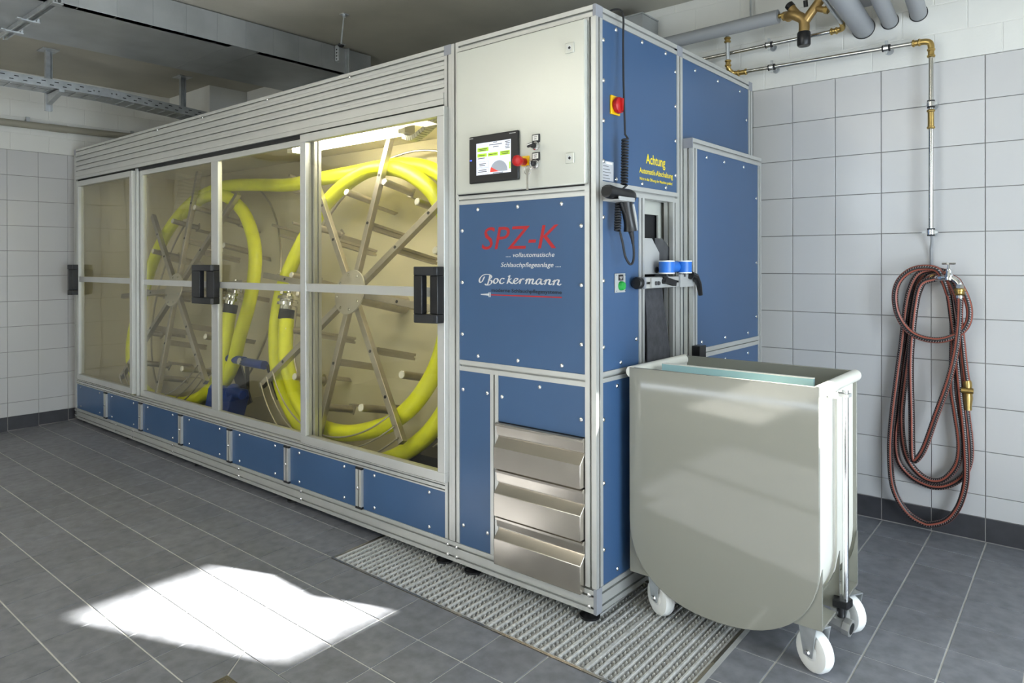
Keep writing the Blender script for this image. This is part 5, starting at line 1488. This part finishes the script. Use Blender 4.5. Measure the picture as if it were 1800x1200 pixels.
obj('sound_absorber', MB().lathe([(0, 0.012), (0.004, 0.018), (0.014, 0.018), (0.018, 0.012)], (-2.02, 0.449, 2.478), EZ, 14), M_BLACKR, hr)
mb = MB().box(-2.06, -2.024, 0.436, 0.440, 2.400, 2.492).box(-2.06, -2.056, 0.436, 0.468, 2.400, 2.492).box(-2.06, -2.00, 0.436, 0.468, 2.488, 2.492)
obj('bracket', mb, M_GALV, hr, 0)
mb = MB()
for z in (2.410, 2.428, 2.446, 2.464): mb.lathe([(0, 0.005), (0.001, 0.005)], (-2.042, 0.4358, z), (0, -1, 0), 10)
obj('bracket_holes', mb, M_SLOT, hr)

# cable tray
ty = thing('cable_tray', 'perforated galvanised cable tray hanging under the ceiling at the left', 'tray', (-3.97, -0.3, 2.4))
def tray(y0, y1, z0, z1, n):
    """segment from (y0,z0) to (y1,z1), with slotted side rails and a laddered floor"""
    X0, X1, H = -4.070, -3.870, 0.055
    L = math.hypot(y1 - y0, z1 - z0)
    a = math.atan2(z1 - z0, y1 - y0)
    T = Matrix.Translation((0, y0, z0)) @ Matrix.Rotation(a, 4, 'X')
    def add(mb, m, nm): obj(nm, mb.xf(T), m, ty, 0)
    add(MB().box(X1 - 0.002, X1, 0, L, 0, H).box(X1 - 0.010, X1 - 0.002, 0, L, H - 0.002, H), M_GALV, 'side_rail')
    add(MB().box(X0, X0 + 0.002, 0, L, 0, H).box(X0 + 0.002, X0 + 0.010, 0, L, H - 0.002, H), M_GALV, 'side_rail')
    add(MB().box(X0 + 0.002, X1 - 0.002, 0, L, 0.001, 0.0025), M_GALV, 'tray_floor')
    mb = MB(); mb2 = MB()
    for i in range(n):
        c = L * (i + 0.5) / n
        mb.box(X1, X1 + 0.0008, c - 0.016, c + 0.006, 0.014, 0.0195).box(X1, X1 + 0.0008, c + 0.010, c + 0.034, 0.035, 0.0405)
        mb2.box(X0 + 0.03, X1 - 0.03, c - 0.003, c + 0.003, -0.004, 0.0008)
    add(mb, M_SLOT, 'slots'); add(mb2, M_GALV, 'floor_ribs')
    for o in list(ty.children)[-2:]: o['kind'] = 'stuff'
tray(-2.6, -0.10, 2.375, 2.375, 34)
tray(-0.10, 1.05, 2.375, 2.300, 16)
obj('joint_plate', MB().box(-3.8698, -3.8665, -0.20, -0.02, 2.385, 2.42), M_GALV, ty, 0)
mb = MB()
for y_ in (-0.19, -0.16, -0.08, -0.05): mb.lathe([(0, 0.006), (0.004, 0.005)], (-3.8665, y_, 2.40), (1, 0, 0), 8)
obj('joint_bolts', mb, M_CHROME, ty)
obj('cable', MB().tube([(-3.95, -2.6, 2.385), (-3.95, -0.4, 2.385), (-3.93, 0.0, 2.382), (-3.95, 0.9, 2.33)], 0.010, 8, smooth_path=4), M_BLACK, ty)
for i, (y_, zb_) in enumerate(((-0.389, 2.262), (0.511, 2.24))):
    st_ = thing('tray_support', ('galvanised strut carrying the cable tray, left one with its foot showing under the tray', 'galvanised strut carrying the cable tray, right one above the machine beam')[i], 'strut', (-4.085, y_, ZC), 'cable tray struts')
    obj('strut', MB().box(-4.105, -4.101, y_ - 0.02, y_ + 0.02, zb_, ZC - 0.004).box(-4.101, -4.075, y_ - 0.02, y_ - 0.016, zb_, ZC - 0.004).box(-4.101, -4.075, y_ + 0.016, y_ + 0.02, zb_, ZC - 0.004), M_GALV, st_, 0)
    obj('head_plate', MB().box(-4.15, -4.03, y_ - 0.05, y_ + 0.05, ZC - 0.006, ZC - 0.001), M_GALV, st_, 0)
    zt_ = 2.369 if i == 0 else 2.326
    mb = MB().prism([(0, zt_ - 0.001), (0.235, zt_ - 0.001), (0.235, zt_ - 0.018), (0, zt_ - 0.065)], (-4.075, y_ - 0.015, 0), EX, EZ, (0, 1, 0), 0.03)
    obj('cantilever_arm', mb, M_GALV, st_, 0)
# pipe along the left wall
lp = thing('grey_wall_pipe', 'grey painted pipe running along the left wall above the tiles', 'pipe', (-4.83, -0.3, 2.28))
obj('pipe', MB().tube([(-4.835, -3.0, 2.262), (-4.835, -0.1, 2.278), (-4.835, 1.5, 2.312)], 0.026, 18), M_PIPEB, lp)
obj('pipe_sleeve', MB().cyl((-4.835, -0.16, 2.2777), (-4.835, -0.04, 2.279), 0.0285, 18), M_PIPEB, lp)
for y_ in (-0.30, 0.44):
    obj('pipe_bracket', MB().box(-4.876, -4.825, y_ - 0.012, y_ + 0.012, 2.302, 2.318).box(-4.840, -4.826, y_ - 0.012, y_ + 0.012, 2.29, 2.335), M_GALV, lp, 0)
# ventilation grille on the left wall, seen mirrored in the panes
vg = thing('vent_grille', 'pale ventilation grille on the left wall, mirrored in the glass doors', 'grille', (XL, -0.9, 1.95))
vy0 = -0.98
obj('grille_frame', MB().box(XL, XL + 0.012, vy0, vy0 + 0.26, 1.72, 1.75).box(XL, XL + 0.012, vy0, vy0 + 0.26, 1.99, 2.02).box(XL, XL + 0.012, vy0, vy0 + 0.03, 1.75, 1.99).box(XL, XL + 0.012, vy0 + 0.23, vy0 + 0.26, 1.75, 1.99), M_WHITE, vg, 0)
for i in range(8):
    z = 1.758 + 0.029 * i
    obj('grille_slat', MB().prism([(0, 0), (0.010, -0.010), (0.010, 0.004), (0, 0.014)], (XL + 0.001, vy0 + 0.03, z), EX, EZ, (0, 1, 0), 0.20), M_WHITE, vg, 0)
# beam end
# recompute nothing: everything is placed in world space
